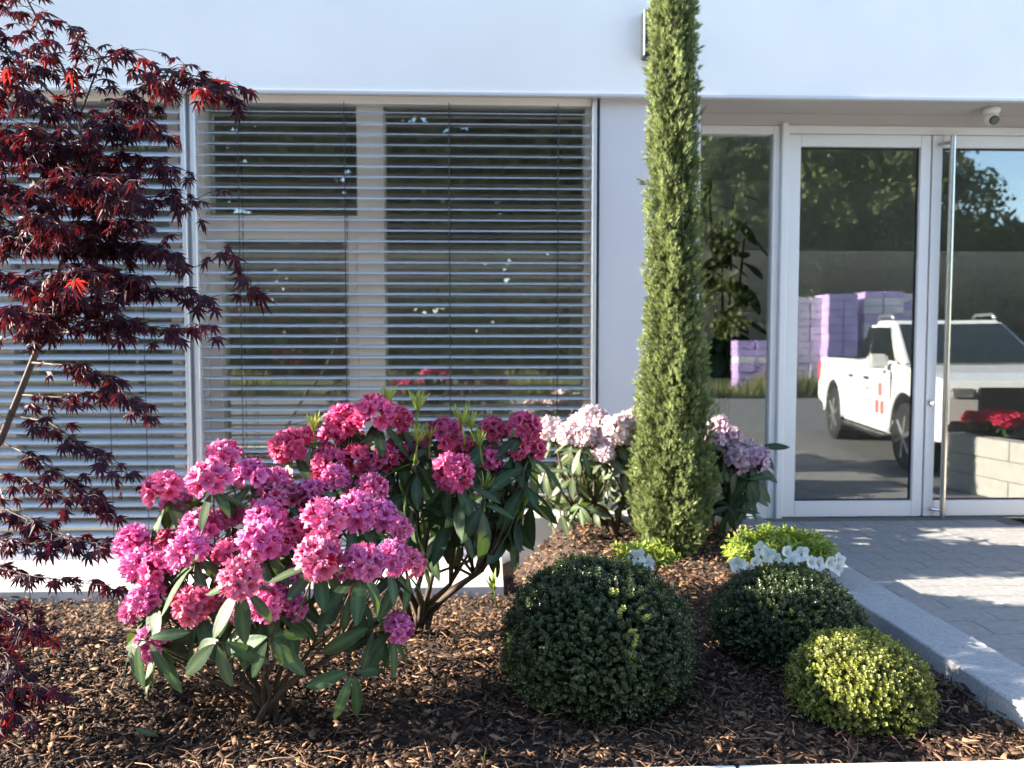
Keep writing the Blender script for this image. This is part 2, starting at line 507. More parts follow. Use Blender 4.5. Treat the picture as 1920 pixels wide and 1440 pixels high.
# ================================================================== BUILDING
YF, YP, YB, YG, YD = 5.55, 5.62, 5.66, 5.80, 5.95
HF = 3.125
bld = thing('office_building', 'white rendered office building with glazed entrance and blinds', 'building', (0, 5.8, 0))
MB().box(-9, 9, YF, 5.93, HF, 6.2).build('fascia', M_['render'], bld)
MB().box(-9, 9, YF - .012, YF + .03, HF - .018, HF + .004).build('drip_edge', M_['alu'], bld, bevel=.002)
MB().box(-8.99, 8.99, 5.931, 11.0, 3.32, 3.62).build('roof', M_['inwall'], bld)
MB().box(-8.99, 8.99, 11.75, 12.2, 3.32, 3.62).build('roof', M_['inwall'], bld)
MB().box(-8.98, 8.98, 10.99, 11.76, 3.621, 3.64).build('added_skylight', M_['opal'], bld)  # added roof opening, out of view, put in to brighten the rooms
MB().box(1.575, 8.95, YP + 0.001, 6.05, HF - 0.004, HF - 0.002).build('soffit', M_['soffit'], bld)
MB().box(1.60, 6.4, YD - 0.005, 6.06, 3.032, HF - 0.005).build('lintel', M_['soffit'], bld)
MB().box(0.832, 1.565, YP, 6.10, -0.4, HF - 0.001).build('wall_panel', M_['panel'], bld)
MB().box(6.42, 9, YP, 6.10, -0.4, HF - 0.001).build('wall_panel', M_['panel'], bld)
MB().box(-9, -5.05, YP, 6.10, -0.4, HF - 0.001).build('wall_panel', M_['panel'], bld)
MB().box(-5.04, 0.831, 5.605, 6.05, -0.45, -0.165).build('window_plinth', M_['panel'], bld)
# rooms behind the glass
MB().box(-8.98, 8.98, 9.3, 9.42, 2.50, 3.319).build('added_screen_beam', M_['inwall'], bld)  # added downstand that hides the bright roof opening from the camera
MB().box(-9, 9, 6.11, 12, -0.3, -0.03).build('room_floor', M_['infloor'], bld)
MB().box(-9, 9, 12.001, 12.2, -0.3, 3.4).build('room_wall', M_['inwall'], bld)
MB().box(1.30, 1.42, 6.12, 11.99, -0.029, 3.3).build('room_wall', M_['inwall'], bld)
MB().box(-9.1, -9.001, 6.05, 12, -0.3, 3.4).build('room_wall', M_['inwall'], bld)
MB().box(9.001, 9.1, 6.05, 12, -0.3, 3.4).build('room_wall', M_['inwall'], bld)


def bar_part(name, rects, y0, y1, mat, parent, bev=0.004):
    b = MB()
    for (x0, x1, z0, z1) in rects: b.box(x0, x1, y0, y1, z0, z1)
    return b.build(name, M_[mat], parent, bevel=bev)


def X(u, Y): return float(at(u, 500, Y=Y)[0])
def Z(v, Y, u=700): return float(at(u, v, Y=Y)[2])


zb = -0.163
# window behind the right blind
win = bpy.data.objects.new('window', None); put(win, bld)
xl, xr = X(371, 5.74), 0.829
x1, x2, x3, x4 = X(390, 5.74), X(672, 5.74), X(722, 5.74), X(1095, 5.74)
z1, z2, zt = 2.285, 2.111, 3.09
wbars = [('frame_stile', (xl, x1, zb, HF - .006)), ('frame_stile', (x4, xr, zb, HF - .006)),
         ('mullion', (x2, x3, zb, HF - .006)), ('head_rail', (x1 + .001, x2 - .001, zt, HF - .006)), ('head_rail', (x3 + .001, x4 - .001, zt, HF - .006)),
         ('transom', (x1 + .001, x2 - .001, z2, z1)), ('bottom_rail', (x1 + .001, x2 - .001, zb, 0.0)), ('bottom_rail', (x3 + .001, x4 - .001, zb, 0.0))]
for nme, r in wbars: bar_part(nme, [r], 5.708, 5.86, 'frame', win)
bar_part('sash_stile', [(x1 + .002, X(418, 5.76), .002, z2 - .002)], 5.716, 5.85, 'frame', win)
bar_part('sash_stile', [(X(652, 5.76), x2 - .002, .002, z2 - .002)], 5.716, 5.85, 'frame', win)
bar_part('sash_rail', [(X(418, 5.76) + .001, X(652, 5.76) - .001, .002, 0.10)], 5.716, 5.85, 'frame', win)
for r in [(x1, x2, z1, zt), (x3, x4, 0.0, zt), (x1, x2, 0.0, z2)]:
    MB().box(r[0] + .002, r[1] - .002, YG, YG + .006, r[2] + .002, r[3] - .002).build('pane', M_['glass'], win)
# window behind the left blind
win2 = bpy.data.objects.new('window', None); put(win2, bld)
xm = X(345, 5.74)
for nme, r in [('frame_stile', (-5.04, -4.95, zb, HF - .006)), ('frame_stile', (xm - .10, xm - .02, zb, HF - .006)), ('mullion', (-3.62, -3.44, zb, HF - .006)),
               ('head_rail', (-4.949, -3.621, zt, HF - .006)), ('head_rail', (-3.439, xm - .101, zt, HF - .006)),
               ('bottom_rail', (-4.949, -3.621, zb, 0)), ('bottom_rail', (-3.439, xm - .101, zb, 0))]:
    bar_part(nme, [r], 5.74, 5.86, 'frame', win2)
for r in [(-4.949, -3.621, 0, zt), (-3.439, xm - .101, 0, zt)]:
    MB().box(r[0] + .002, r[1] - .002, YG, YG + .006, r[2] + .002, r[3] - .002).build('pane', M_['glass'], win2)
# post between the windows with its two guide rails
pa, pb = X(345, 5.62), X(372, 5.62)
MB().box(pa + .018, pb - .018, 5.66, 5.86, zb, HF - .003).build('post', M_['frame'], bld, bevel=.004)
for (a_, b_) in ((pa, pa + .034), (pb - .034, pb)):
    MB().box(a_, b_, 5.600, 5.659, zb, HF - .003).build('guide_rail', M_['alu'], bld, bevel=.005)
ra, rb = X(1109, 5.62), X(1117, 5.62)
MB().box(ra, rb, 5.600, 5.72, zb, HF - .003).build('guide_rail', M_['alu'], bld, bevel=.005)
MB().box(-5.045, -5.005, 5.600, 5.72, zb, HF - .003).build('guide_rail', M_['alu'], bld, bevel=.005)


def blind(label, xa, xb, tilt, cords, seed):
    rr = random.Random(seed)
    t = thing('venetian_blind', label, 'blind', ((xa + xb) / 2, YB, zb))
    L = xb - xa
    b = MB()
    n = 7
    prof = []
    for i in range(n):
        s = -0.5 + i / (n - 1)
        prof.append((s * 0.074, 0.006 * (1 - (2 * s) ** 2)))
    prof[0] = (-0.0365, -0.0022); prof[-1] = (0.0365, -0.0022)
    vv = []
    for xx in (-L / 2, L / 2):
        for p in prof: vv.append((xx, p[0], p[1] + .0007))
        for p in prof: vv.append((xx, p[0], p[1] - .0007))
    ff = []
    for i in range(n - 1):
        ff.append((i, i + 1, 2 * n + i + 1, 2 * n + i))
        ff.append((n + i, 3 * n + i, 3 * n + i + 1, n + i + 1))
    ff += [(0, 2 * n, 3 * n, n), (n - 1, 2 * n - 1, 4 * n - 1, 3 * n - 1)]
    b.add(vv, ff)
    sm = b.mesh('slat', M_['slat'], smooth=True)
    pitch = 0.0762
    z = zb + 0.05
    while z < HF - 0.07:
        o = bpy.data.objects.new('slat', sm)
        # outer edge lower: rotate about X so that -Y side drops
        put(o, t, Matrix.Translation(((xa + xb) / 2, YB, z + rr.uniform(-.001, .001))) @ Matrix.Rotation(math.radians(tilt + rr.uniform(-1.5, 1.5)), 4, 'X')
            @ Matrix.Rotation(rr.uniform(-.0006, .0006), 4, 'Y'))
        z += pitch
    MB().box(xa, xb, YB - .035, YB + .035, zb + .004, zb + .022).build('bottom_bar', M_['alu'], t, bevel=.004)
    MB().box(xa, xb, YB - .030, YB + .040, HF - .058, HF - .004).build('head_box', M_['frame'], t, bevel=.003)
    for u in cords:
        xx = u
        MB().tube([(xx, YB - .043, zb + .02), (xx, YB - .043, HF - .05)], 0.0032, 5).build('ladder_cord', M_['cord'], t)
        MB().tube([(xx, YB + .043, zb + .02), (xx, YB + .043, HF - .05)], 0.0024, 5).build('ladder_cord', M_['cord'], t)
    return t


blind('slatted metal blind with steeper slats, behind the red maple', -5.0, pa - .004, 37, [X(200, 5.62), X(262, 5.62) + .02, -3.9, -4.7], 1)
blind('slatted metal blind with open slats, behind the pink flowers', pb + .004, ra - .004, 13, [X(450, 5.62), X(648, 5.62), X(843, 5.62), X(1046, 5.62)], 2)

# glazed entrance
side = bpy.data.objects.new('sidelight', None); put(side, bld)
sx0, sx1, sx2, sx3 = 1.57, 1.661, 2.228, 2.283
bar_part('frame_stile', [(sx0, sx1, -.035, 3.030)], YD, YD + .09, 'doorframe', side)
bar_part('frame_stile', [(sx2, sx3, -.035, 3.030)], YD, YD + .09, 'doorframe', side)
bar_part('top_rail', [(sx1 + .001, sx2 - .001, 2.966, 3.030)], YD, YD + .09, 'doorframe', side)
bar_part('bottom_rail', [(sx1 + .001, sx2 - .001, -.035, 0.106)], YD, YD + .09, 'doorframe', side)
MB().box(sx1 + .001, sx2 - .001, YD + .04, YD + .046, .107, 2.965).build('pane', M_['doorglass'], side)
dfr = bpy.data.objects.new('door_frame', None); put(dfr, bld)
bar_part('jamb', [(2.285, 2.333, -.035, 3.045)], YD - .035, YD + .09, 'doorframe', dfr)
bar_part('jamb', [(4.632, 4.68, -.035, 3.045)], YD - .035, YD + .09, 'doorframe', dfr)
bar_part('head', [(2.334, 4.631, 2.970, 3.031)], YD - .02, YD + .09, 'doorframe', dfr)
bar_part('threshold', [(2.334, 4.631, -.034, -.024)], YD - .04, YD + .09, 'steel', dfr, 0.002)
for (a0, a1, g0, g1, hx) in ((2.336, 3.463, 2.439, 3.383, None), (3.478, 4.629, 3.554, 4.52, float(at(1777, 600, Y=5.855)[0]))):
    d = bpy.data.objects.new('door', None); put(d, bld)
    y0 = YD - .012
    bar_part('stile', [(a0, g0, -.018, 2.966)], y0, y0 + .07, 'doorframe', d)
    bar_part('stile', [(g1, a1, -.018, 2.966)], y0, y0 + .07, 'doorframe', d)
    bar_part('rail', [(g0 + .001, g1 - .001, 2.873, 2.966)], y0, y0 + .07, 'doorframe', d)
    bar_part('rail', [(g0 + .001, g1 - .001, -.018, 0.106)], y0, y0 + .07, 'doorframe', d)
    # rubber seal round the pane
    sb = MB()
    for q in ((g0, g0 + .012, .106, 2.873), (g1 - .012, g1, .106, 2.873), (g0 + .012, g1 - .012, .106, .118), (g0 + .012, g1 - .012, 2.861, 2.873)):
        sb.box(q[0], q[1], y0 + .028, y0 + .045, q[2], q[3])
    sb.build('seal', M_['rubber'], d)
    MB().box(g0 + .012, g1 - .012, y0 + .034, y0 + .040, .118, 2.861).build('pane', M_['doorglass'], d)
    if hx:
        MB().tube([(hx, y0 - .085, 0.0), (hx, y0 - .085, 2.94)], 0.021, 14).build('handle_bar', M_['steel'], d, smooth=False)
        for zz in (0.045, 2.895):
            MB().tube([(hx, y0 - .08, zz), (hx - .045, y0 - .03, zz), (hx - .06, y0 + .001, zz)], 0.013, 8).build('handle_bracket', M_['steel'], d)
        MB().lathe([(0.024, 0), (0.024, -.012), (0.012, -.016)], (3.512, y0, .885), 14, 'y').build('lock_cylinder', M_['steel'], d)
    for zz in ((0.28, 1.62, 2.45, 2.15, .55) if not hx else (0.28, 1.62, 2.45)):
        xx = a0 - .004 if not hx else a1 + .004
        hb = MB()
        hb.tube([(xx, y0 - .012, zz - .10), (xx, y0 - .012, zz + .10)], .010, 8)
        hb.build('hinge', M_['doorframe'], d)
side2 = bpy.data.objects.new('sidelight', None); put(side2, bld)
bar_part('frame_stile', [(4.682, 4.74, -.035, 3.030)], YD, YD + .09, 'doorframe', side2)
bar_part('frame_stile', [(6.30, 6.40, -.035, 3.030)], YD, YD + .09, 'doorframe', side2)
bar_part('top_rail', [(4.741, 6.299, 2.966, 3.030)], YD, YD + .09, 'doorframe', side2)
bar_part('bottom_rail', [(4.741, 6.299, -.035, 0.106)], YD, YD + .09, 'doorframe', side2)
MB().box(4.742, 6.298, YD + .04, YD + .046, .107, 2.965).build('pane', M_['doorglass'], side2)

# dome camera under the soffit
c = at(1860, 190, Y=5.74)
sc = thing('security_camera', 'white dome security camera under the entrance soffit', 'camera', (c[0], c[1], HF))
MB().lathe([(0.0001, HF - .005), (0.058, HF - .005), (0.060, HF - .03), (0.054, HF - .045), (0.048, HF - .055)], (c[0], c[1], 0), 20).build('base', M_['camwhite'], sc, smooth=True)
eb = MB(); prof = [(0.050 * math.sin(t), -0.050 * math.cos(t)) for t in np.linspace(0.02, PI - .3, 12)]
eb.lathe(prof, (c[0], c[1], HF - .085), 20)
eb.build('eyeball', M_['camwhite'], sc, smooth=True)
ld = nrm(np.array([-0.05, -0.85, -0.52]))
lc = np.array([c[0], c[1], HF - .085])
MB().tube([lc + ld * .03, lc + ld * .049, lc + ld * .052], [.034, .034, .026], 18).build('lens', M_['black'], sc)
# lamp on the fascia, mostly behind the cypress
c = at(1211, 71, Y=YF)
wl = thing('wall_lamp', 'dark box lamp on the white fascia beside the cypress', 'lamp', (c[0], YF, c[2]))
MB().box(c[0] - .035, c[0] + .075, YF - .10, YF - .001, c[2] - .16, c[2] + .16).build('housing', M_['black'], wl, bevel=.006)
MB().box(c[0] - .025, c[0] + .065, YF - .03, YF - .004, c[2] + .161, c[2] + .168).build('diffuser', M_['lamp'], wl)

# ================================================================== PLANT KIT
# --- rhododendron leaf, unit length along +X, drooping
def leaf_mesh(name, mat, width=0.30, droop=0.22, fold=0.10, seed=0):
    r = random.Random(seed)
    b = MB(); rows = 8
    v, f, cc = [], [], []
    tw = r.uniform(-.25, .25)
    for i in range(rows + 1):
        t = i / rows
        w = width * (math.sin(PI * min(1, t * 0.96 + 0.03)) ** 0.8) * (0.82 + 0.36 * t) * 0.5 + 0.004
        if t < 0.12: w = 0.012 + w * t / 0.12
        if i == rows: w = 0.003
        zc = -droop * t * t + 0.02 * math.sin(t * 5 + seed)
        yc = 0.04 * tw * math.sin(PI * t)
        for s_ in (-1, -0.5, 0, 0.5, 1):
            v.append((t * (1 - 0.12 * droop * t), yc + s_ * w, zc + fold * abs(s_) ** 1.3 * w * 2 - 0.12 * s_ * s_ * s_ * s_ * w + tw * 0.15 * s_ * w * t))
            cc.append(0.75 if s_ == 0 else r.uniform(0.05, 0.3))
    for i in range(rows):
        for k in range(4): f.append((i * 5 + k, i * 5 + k + 1, i * 5 + k + 6, i * 5 + k + 5))
    b.add(v, f, cc)
    return b.mesh(name, mat, smooth=True)


# --- floret: funnel of five ruffled lobes opening to +Z, rim radius about 1
def floret(r, ruffle=1.0):
    n, m = 30, 7
    v, cc = [], []
    ph, k1, k2 = r.uniform(0, 6.28), r.uniform(0, 6.28), r.uniform(0, 6.28)
    for j in range(m):
        t = j / (m - 1)
        base_r = 0.12 + 0.16 * t + 0.75 * t ** 2.3
        base_z = 1.15 * t ** 0.75 - 0.42 * max(0, t - 0.55) ** 1.2
        for i in range(n):
            a = 2 * PI * i / n
            lobe = abs(math.cos(2.5 * (a + ph)))
            edge = 1 - 0.36 * (1 - lobe ** 0.5) * t ** 2
            ruf = ruffle * t ** 2 * (0.13 * math.sin(10 * a + k1) + 0.10 * math.sin(15 * a + k2) + r.uniform(-.08, .08))
            rr = base_r * edge * (1 + 0.10 * t * t * math.sin(3 * a + k2))
            v.append((rr * math.cos(a), rr * math.sin(a), base_z + ruf - 0.22 * t ** 3 * (1 - lobe)))
            cc.append(min(1, max(0, 0.05 + 0.95 * t ** 1.6 * (0.75 + 0.25 * lobe) + r.uniform(-.06, .06))))
    f = [(j * n + i, j * n + (i + 1) % n, (j + 1) * n + (i + 1) % n, (j + 1) * n + i) for j in range(m - 1) for i in range(n)]
    return np.array(v), f, cc


def basis_z(d, spin):
    d = nrm(np.asarray(d, float))
    ref = np.array([1.0, 0, 0]) if abs(d[0]) < 0.8 else np.array([0, 1.0, 0])
    a = nrm(np.cross(ref, d)); b = np.cross(d, a)
    ca, sa = math.cos(spin), math.sin(spin)
    return np.stack([ca * a + sa * b, -sa * a + ca * b, d], 1)


def truss_mesh(name, mat, seed, n=19, open_=1.0):
    """dome-shaped head of florets, radius about 1, axis +Z"""
    r = random.Random(seed)
    b = MB()
    for k in range(n):
        c_ = 1 - (k + 0.4) / n * 1.42
        th = math.acos(max(-1, c_)) + r.uniform(-.12, .12)
        az = k * 2.39996 + r.uniform(-.25, .25)
        d = np.array([math.sin(th) * math.cos(az), math.sin(th) * math.sin(az), math.cos(th)])
        s = 0.43 * r.uniform(0.86, 1.12) * open_
        V, F, cc = floret(r)
        B = basis_z(d + np.array([r.uniform(-.2, .2), r.uniform(-.2, .2), r.uniform(-.2, .15)]), r.uniform(0, 6.28))
        base = d * r.uniform(0.34, 0.55)
        b.add((V * s) @ B.T + base, F, cc)
        for q in range(6):                      # stamens
            a = r.uniform(0, 6.28); e = r.uniform(.12, .32)
            p0 = np.array([0, 0, .35]); p1 = np.array([e * .6 * math.cos(a), e * .6 * math.sin(a), 1.0]); p2 = np.array([e * 1.3 * math.cos(a), e * 1.3 * math.sin(a), 1.5 + r.uniform(-.15, .1)])
            pts = [(p * s) @ B.T + base for p in (p0, p1, p2)]
            b.tube(pts, 0.008, 3, False, 1.0)
    return b.mesh(name, mat, smooth=True)


RLEAF = [leaf_mesh('leaf', M_['rleaf'], 0.30 + .04 * (k % 3 - 1), 0.12 + .09 * k, 0.10, k) for k in range(5)]
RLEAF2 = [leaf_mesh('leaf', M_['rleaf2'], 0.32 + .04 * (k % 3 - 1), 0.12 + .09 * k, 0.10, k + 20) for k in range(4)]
TRUSS = {k: [truss_mesh('flower_truss', M_[k], 31 * i + len(k), 19 if k != 'red' else 12) for i in range(4 if k in ('pink', 'crimson') else 3)]
         for k in ('pink', 'crimson', 'blush', 'lilac', 'red')}


def shoot_mesh(seed):
    """upright tuft of narrow young leaves, unit height"""
    r = random.Random(seed)
    b = MB()
    b.tube([(0, 0, -.7), (0, 0, 0.1)], [.05, .035], 5, True, .4)
    for k in range(13):
        az = k * 2.4; sp = r.uniform(.12, .55)
        d = nrm(np.array([math.cos(az) * sp, math.sin(az) * sp, 1]))
        sd_ = nrm(np.cross(d, [0, 0, 1.0]) if sp > .01 else np.array([1.0, 0, 0]))
        L = r.uniform(.7, 1.05); w = .055
        pts = []
        for t in (0, .35, .75, 1):
            ww = w * (0.5, 1, .8, .05)[(0, .35, .75, 1).index(t)]
            c_ = d * L * t + np.array([math.cos(az), math.sin(az), 0]) * .25 * sp * t * t
            pts += [c_ - sd_ * ww, c_ + sd_ * ww]
        b.add(pts, [(0, 1, 3, 2), (2, 3, 5, 4), (4, 5, 7, 6)], [.2, .2, .6, .6, .9, .9, 1, 1])
    return b.mesh('young_shoot', M_['shoot'], smooth=True)


SHOOT = [shoot_mesh(k) for k in range(2)]


def rhododendron(label, base, trusses, kind, leaves, leaf_len, per, inner, shoots=(), seed=1, limbs=8, zc=0.35, group=None, thick=0.016, tscale=0.98, cat='shrub', spread=0.6):
    """shrub: woody limbs, whorls of leaves, a flower truss at each listed place"""
    r = random.Random(seed)
    base = np.array(base, float)
    t = thing('rhododendron', label, cat, base, group)
    heads = []
    for (u, v, rp, Y) in trusses:
        C = at(u, v, Y=Y) if v is not None else np.array(u)
        R = rp / FPX * Y * tscale if v is not None else rp
        ax = nrm(nrm(C - (base + [0, 0, zc])) * 0.75 + np.array([0, -0.12, 0.55]))
        heads.append((C, R, ax))
        ms = TRUSS[kind][r.randrange(len(TRUSS[kind]))]
        B = basis_z(ax, r.uniform(0, 6.28))
        M = Matrix.Translation(Vector(C - ax * R * 0.25)) @ Matrix([list(B[0]) + [0], list(B[1]) + [0], list(B[2]) + [0], [0, 0, 0, 1]]) @ Matrix.Diagonal((R, R, R * r.uniform(.9, 1.05), 1))
        put(bpy.data.objects.new('flower_truss', ms), t, M)
    whorls = [(C - ax * R * 0.62, ax, per, R) for (C, R, ax) in heads]
    for (C, ax, n) in inner:
        whorls.append((np.array(C), np.array(ax), n, 0.05))
    cnt = 0
    for (C, ax, n, R) in whorls:
        a0 = r.uniform(0, 6.28)
        for k in range(n):
            if cnt >= 300: break
            B = basis_z(ax, a0 + k * 2 * PI / n + r.uniform(-.25, .25))
            d = B[:, 0] + ax * r.uniform(-.35, .15) + np.array([0, 0, -1]) * r.uniform(-.1, 1.0)
            L = leaf_len * r.uniform(.72, 1.12)
            o = bpy.data.objects.new('leaf', leaves[r.randrange(len(leaves))])
            put(o, t, rot_m4(d, ax + np.array([r.uniform(-.3, .3), r.uniform(-.3, .3), .25]), C + B[:, 0] * 0.012 - ax * r.uniform(0, .03), L))
            cnt += 1
    for (u, v, h, Y) in shoots:
        C = at(u, v, Y=Y)
        hh = 1.3 * h / FPX * Y
        put(bpy.data.objects.new('young_shoot', SHOOT[r.randrange(2)]), t,
            Matrix.Translation(Vector(C)) @ Matrix.Rotation(r.uniform(-.25, .25), 4, 'Y') @ Matrix.Rotation(r.uniform(0, 6), 4, 'Z') @ Matrix.Diagonal((hh, hh, hh, 1)))
    # limbs grouped by direction
    ends = [(C, ax) for (C, ax, n, R) in whorls]
    ends.sort(key=lambda e: math.atan2(e[0][1] - base[1], e[0][0] - base[0]) + 0.0)
    groups = [ends[i::1][0:0] for i in range(limbs)]
    per_l = max(1, math.ceil(len(ends) / limbs))
    for gi in range(limbs):
        gsub = ends[gi * per_l:(gi + 1) * per_l]
        if not gsub: continue
        b = MB()
        mean = np.mean([e[0] for e in gsub], 0)
        foot = base + np.array([r.uniform(-.05, .05), r.uniform(-.05, .05), -0.05])
        fork = base + (mean - base) * np.array([spread, spread, 0.42]) + np.array([r.uniform(-.04, .04), r.uniform(-.04, .04), 0.0])
        knee = base + (fork - base) * np.array([.35, .35, .5]) + np.array([r.uniform(-.02, .02), r.uniform(-.02, .02), 0])
        b.tube([foot, base + (knee - base) * .5 + [r.uniform(-.01, .01), 0, .01], knee, (knee + fork) / 2 + [r.uniform(-.02, .02), r.uniform(-.02, .02), .01], fork],
               [thick * 1.5, thick * 1.15, thick * .95, thick * .8, thick * .65], 7, True, r.uniform(.25, .6))
        for (C, ax) in gsub:
            midp = fork * .45 + C * .55 - ax * .03 + np.array([r.uniform(-.03, .03), r.uniform(-.03, .03), -.02])
            b.tube([fork, midp, C - ax * .03, C + ax * .02], [thick * .5, thick * .4, thick * .33, thick * .3], 5, True, r.uniform(.2, .7))
        b.build('branch', M_['bark'], t, smooth=True)
    return t


# ================================================================== FRONT PINK RHODODENDRON
PINK = [(305, 909, 44, 2.72), (390, 891, 46, 2.62), (416, 848, 36, 2.9), (468, 884, 38, 2.82), (519, 899, 32, 2.98), (507, 928, 34, 2.82), (545, 930, 34, 2.95),
        (631, 893, 32, 3.0), (589, 917, 34, 2.95), (700, 908, 36, 2.98), (670, 955, 46, 2.62), (717, 963, 38, 2.7), (748, 985, 34, 2.85), (612, 967, 50, 2.52),
        (499, 967, 44, 2.58), (488, 1008, 46, 2.44), (522, 1012, 36, 2.5), (561, 990, 34, 2.6), (371, 987, 42, 2.62), (350, 1025, 46, 2.46), (243, 1010, 38, 2.66),
        (258, 1049, 44, 2.6), (291, 1062, 36, 2.55), (305, 1010, 28, 2.76), (430, 965, 32, 2.85), (423, 1032, 32, 2.55), (449, 1080, 46, 2.24), (600, 1037, 52, 2.3),
        (686, 1049, 45, 2.32), (738, 1041, 38, 2.42), (774, 1050, 34, 2.5), (270, 1117, 40, 2.5), (246, 1142, 30, 2.58), (359, 1130, 42, 2.42), (414, 1119, 34, 2.5),
        (497, 1127, 40, 2.36), (458, 1144, 32, 2.4), (550, 1136, 30, 2.45), (751, 1172, 34, 2.5), (280, 1202, 36, 2.42), (660, 1085, 34, 2.5), (540, 1085, 34, 2.5), (330, 940, 34, 2.9)]
pbase = at(500, 1340, z=BEDZ)
rr = random.Random(5)
inn = []
for k in range(9):
    a = rr.uniform(0, 2 * PI)
    inn.append((pbase + np.array([.42 * math.cos(a), .38 * math.sin(a) , rr.uniform(.22, .42)]), nrm(np.array([math.cos(a), math.sin(a) - .2, .5])), 5))
rhododendron('large pink rhododendron in full bloom, nearest shrub at left front', pbase, PINK, 'pink', RLEAF, 0.158, 6, inn, seed=3, limbs=17, tscale=.93, zc=.30, thick=.0085, spread=.55)

# ================================================================== CRIMSON RHODODENDRON BEHIND IT
CRIM = [(537, 832, 38, 3.3), (574, 817, 26, 3.5), (645, 782, 40, 3.35), (700, 767, 44, 3.3), (745, 782, 32, 3.5), (622, 812, 28, 3.35), (613, 862, 38, 3.25), (667, 853, 36, 3.3),
        (712, 859, 38, 3.3), (742, 841, 26, 3.4), (832, 808, 36, 3.35), (787, 835, 26, 3.5), (873, 834, 24, 3.5), (927, 800, 29, 3.45), (985, 793, 36, 3.4), (1005, 838, 27, 3.45),
        (973, 838, 24, 3.4), (853, 880, 43, 3.15), (921, 856, 30, 3.4)]
cbase = np.array([-0.32, 3.62, float(bedz(-0.32, 3.62))])
inn = []
for k in range(38):
    u, v = rr.uniform(735, 1000), rr.uniform(860, 1010)
    if v > 950 and u > 960: u -= 60
    C = at(u, v, Y=rr.uniform(3.15, 3.75))
    inn.append((C, nrm(np.array([rr.uniform(-.6, .8), rr.uniform(-.8, .3), .55])), 5))
SH = [(589, 812, 34, 3.3), (728, 762, 34, 3.5), (782, 775, 40, 3.3), (868, 800, 38, 3.25), (884, 806, 32, 3.3), (782, 835, 38, 3.25), (900, 840, 38, 3.3), (806, 830, 34, 3.3), (982, 952, 34, 3.4), (909, 925, 34, 3.3), (940, 920, 28, 3.4), (927, 1110, 34, 3.1)]
rhododendron('crimson pink rhododendron with lime shoots, behind the large pink one', cbase, CRIM, 'crimson', RLEAF, 0.20, 6, inn, SH, seed=9, limbs=9, zc=.4, thick=.016, spread=.75)

# ================================================================== PALE RHODODENDRONS BY THE WALL
BL = [(1030, 801, 27, 4.9), (1063, 808, 26, 4.8), (1096, 812, 27, 4.75), (1111, 785, 34, 4.85), (1152, 804, 34, 4.75), (1172, 797, 30, 4.9), (1192, 783, 26, 5.0), (1139, 824, 26, 4.8), (1133, 846, 22, 4.7), (1082, 790, 22, 5.0), (1210, 806, 26, 4.95)]
wbase = at(1152, 1000, z=0.10)
inn = []
for k in range(36):
    C = at(rr.uniform(1022, 1205), rr.uniform(828, 962), Y=rr.uniform(4.65, 5.45))
    inn.append((C, nrm(np.array([rr.uniform(-.9, .5), rr.uniform(-.9, .1), .6])), 6))
rhododendron('blush white rhododendron left of the cypress, by the wall', wbase, BL, 'blush', RLEAF2, 0.15, 5, inn, seed=14, limbs=6, zc=.35, thick=.02, spread=.7)
LI = [(1350, 798, 26, 4.95), (1371, 815, 24, 4.9), (1341, 822, 22, 4.85), (1386, 856, 30, 4.8), (1424, 856, 27, 4.85), (1402, 836, 20, 5.0), (1338, 915, 18, 4.8), (1362, 870, 20, 4.9)]
lb = np.array([1.36, 5.0, 0.10])
inn = []
for k in range(43):
    C = at(rr.uniform(1325, 1425), rr.uniform(830, 955), Y=rr.uniform(4.75, 5.5))
    inn.append((C, nrm(np.array([rr.uniform(-.3, .9), rr.uniform(-.9, .1), .4])), 6))
rhododendron('pale lilac rhododendron between the cypress and the glass entrance', lb, LI, 'lilac', RLEAF, 0.185, 5, inn, seed=21, limbs=5, zc=.35, thick=.016, spread=.7)

# ================================================================== CYPRESS
def plume(n_bl, seed):
    """small upright spray of thread-like twigs along +X, unit length"""
    r = random.Random(seed)
    v, f = [], []
    cc = []
    for k in range(n_bl):
        t0 = r.uniform(0, .55)
        az = r.uniform(0, 6.28); sp = r.uniform(.12, .6)
        d = nrm(np.array([1, sp * math.cos(az), sp * math.sin(az)]))
        L = r.uniform(.3, .6) * (1.1 - t0 * .6)
        p0 = np.array([t0, 0, 0]) + d * .02
        s_ = nrm(np.cross(d, [r.uniform(-1, 1), r.uniform(-1, 1), r.uniform(-1, 1)]))
        w = r.uniform(.024, .042)
        n = len(v)
        v += [p0, p0 + d * L * .45 + s_ * w, p0 + d * L, p0 + d * L * .45 - s_ * w]
        f.append((n, n + 1, n + 2, n + 3))
        g_ = r.uniform(.2, .7)
        cc += [g_ * .55, g_, min(1, g_ * 1.5), g_]
    return np.array(v), np.array(f), np.array(cc)


def cyp_r(z):
    zk = np.array([-0.1, 0.1, 0.30, 0.55, 0.85, 1.15, 1.6, 2.3, 2.9, 3.5, 3.9, 4.25])
    rk = np.array([0.15, 0.20, 0.250, 0.262, 0.235, 0.205, 0.172, 0.157, 0.148, 0.128, 0.085, 0.01])
    return np.interp(z, zk, rk)


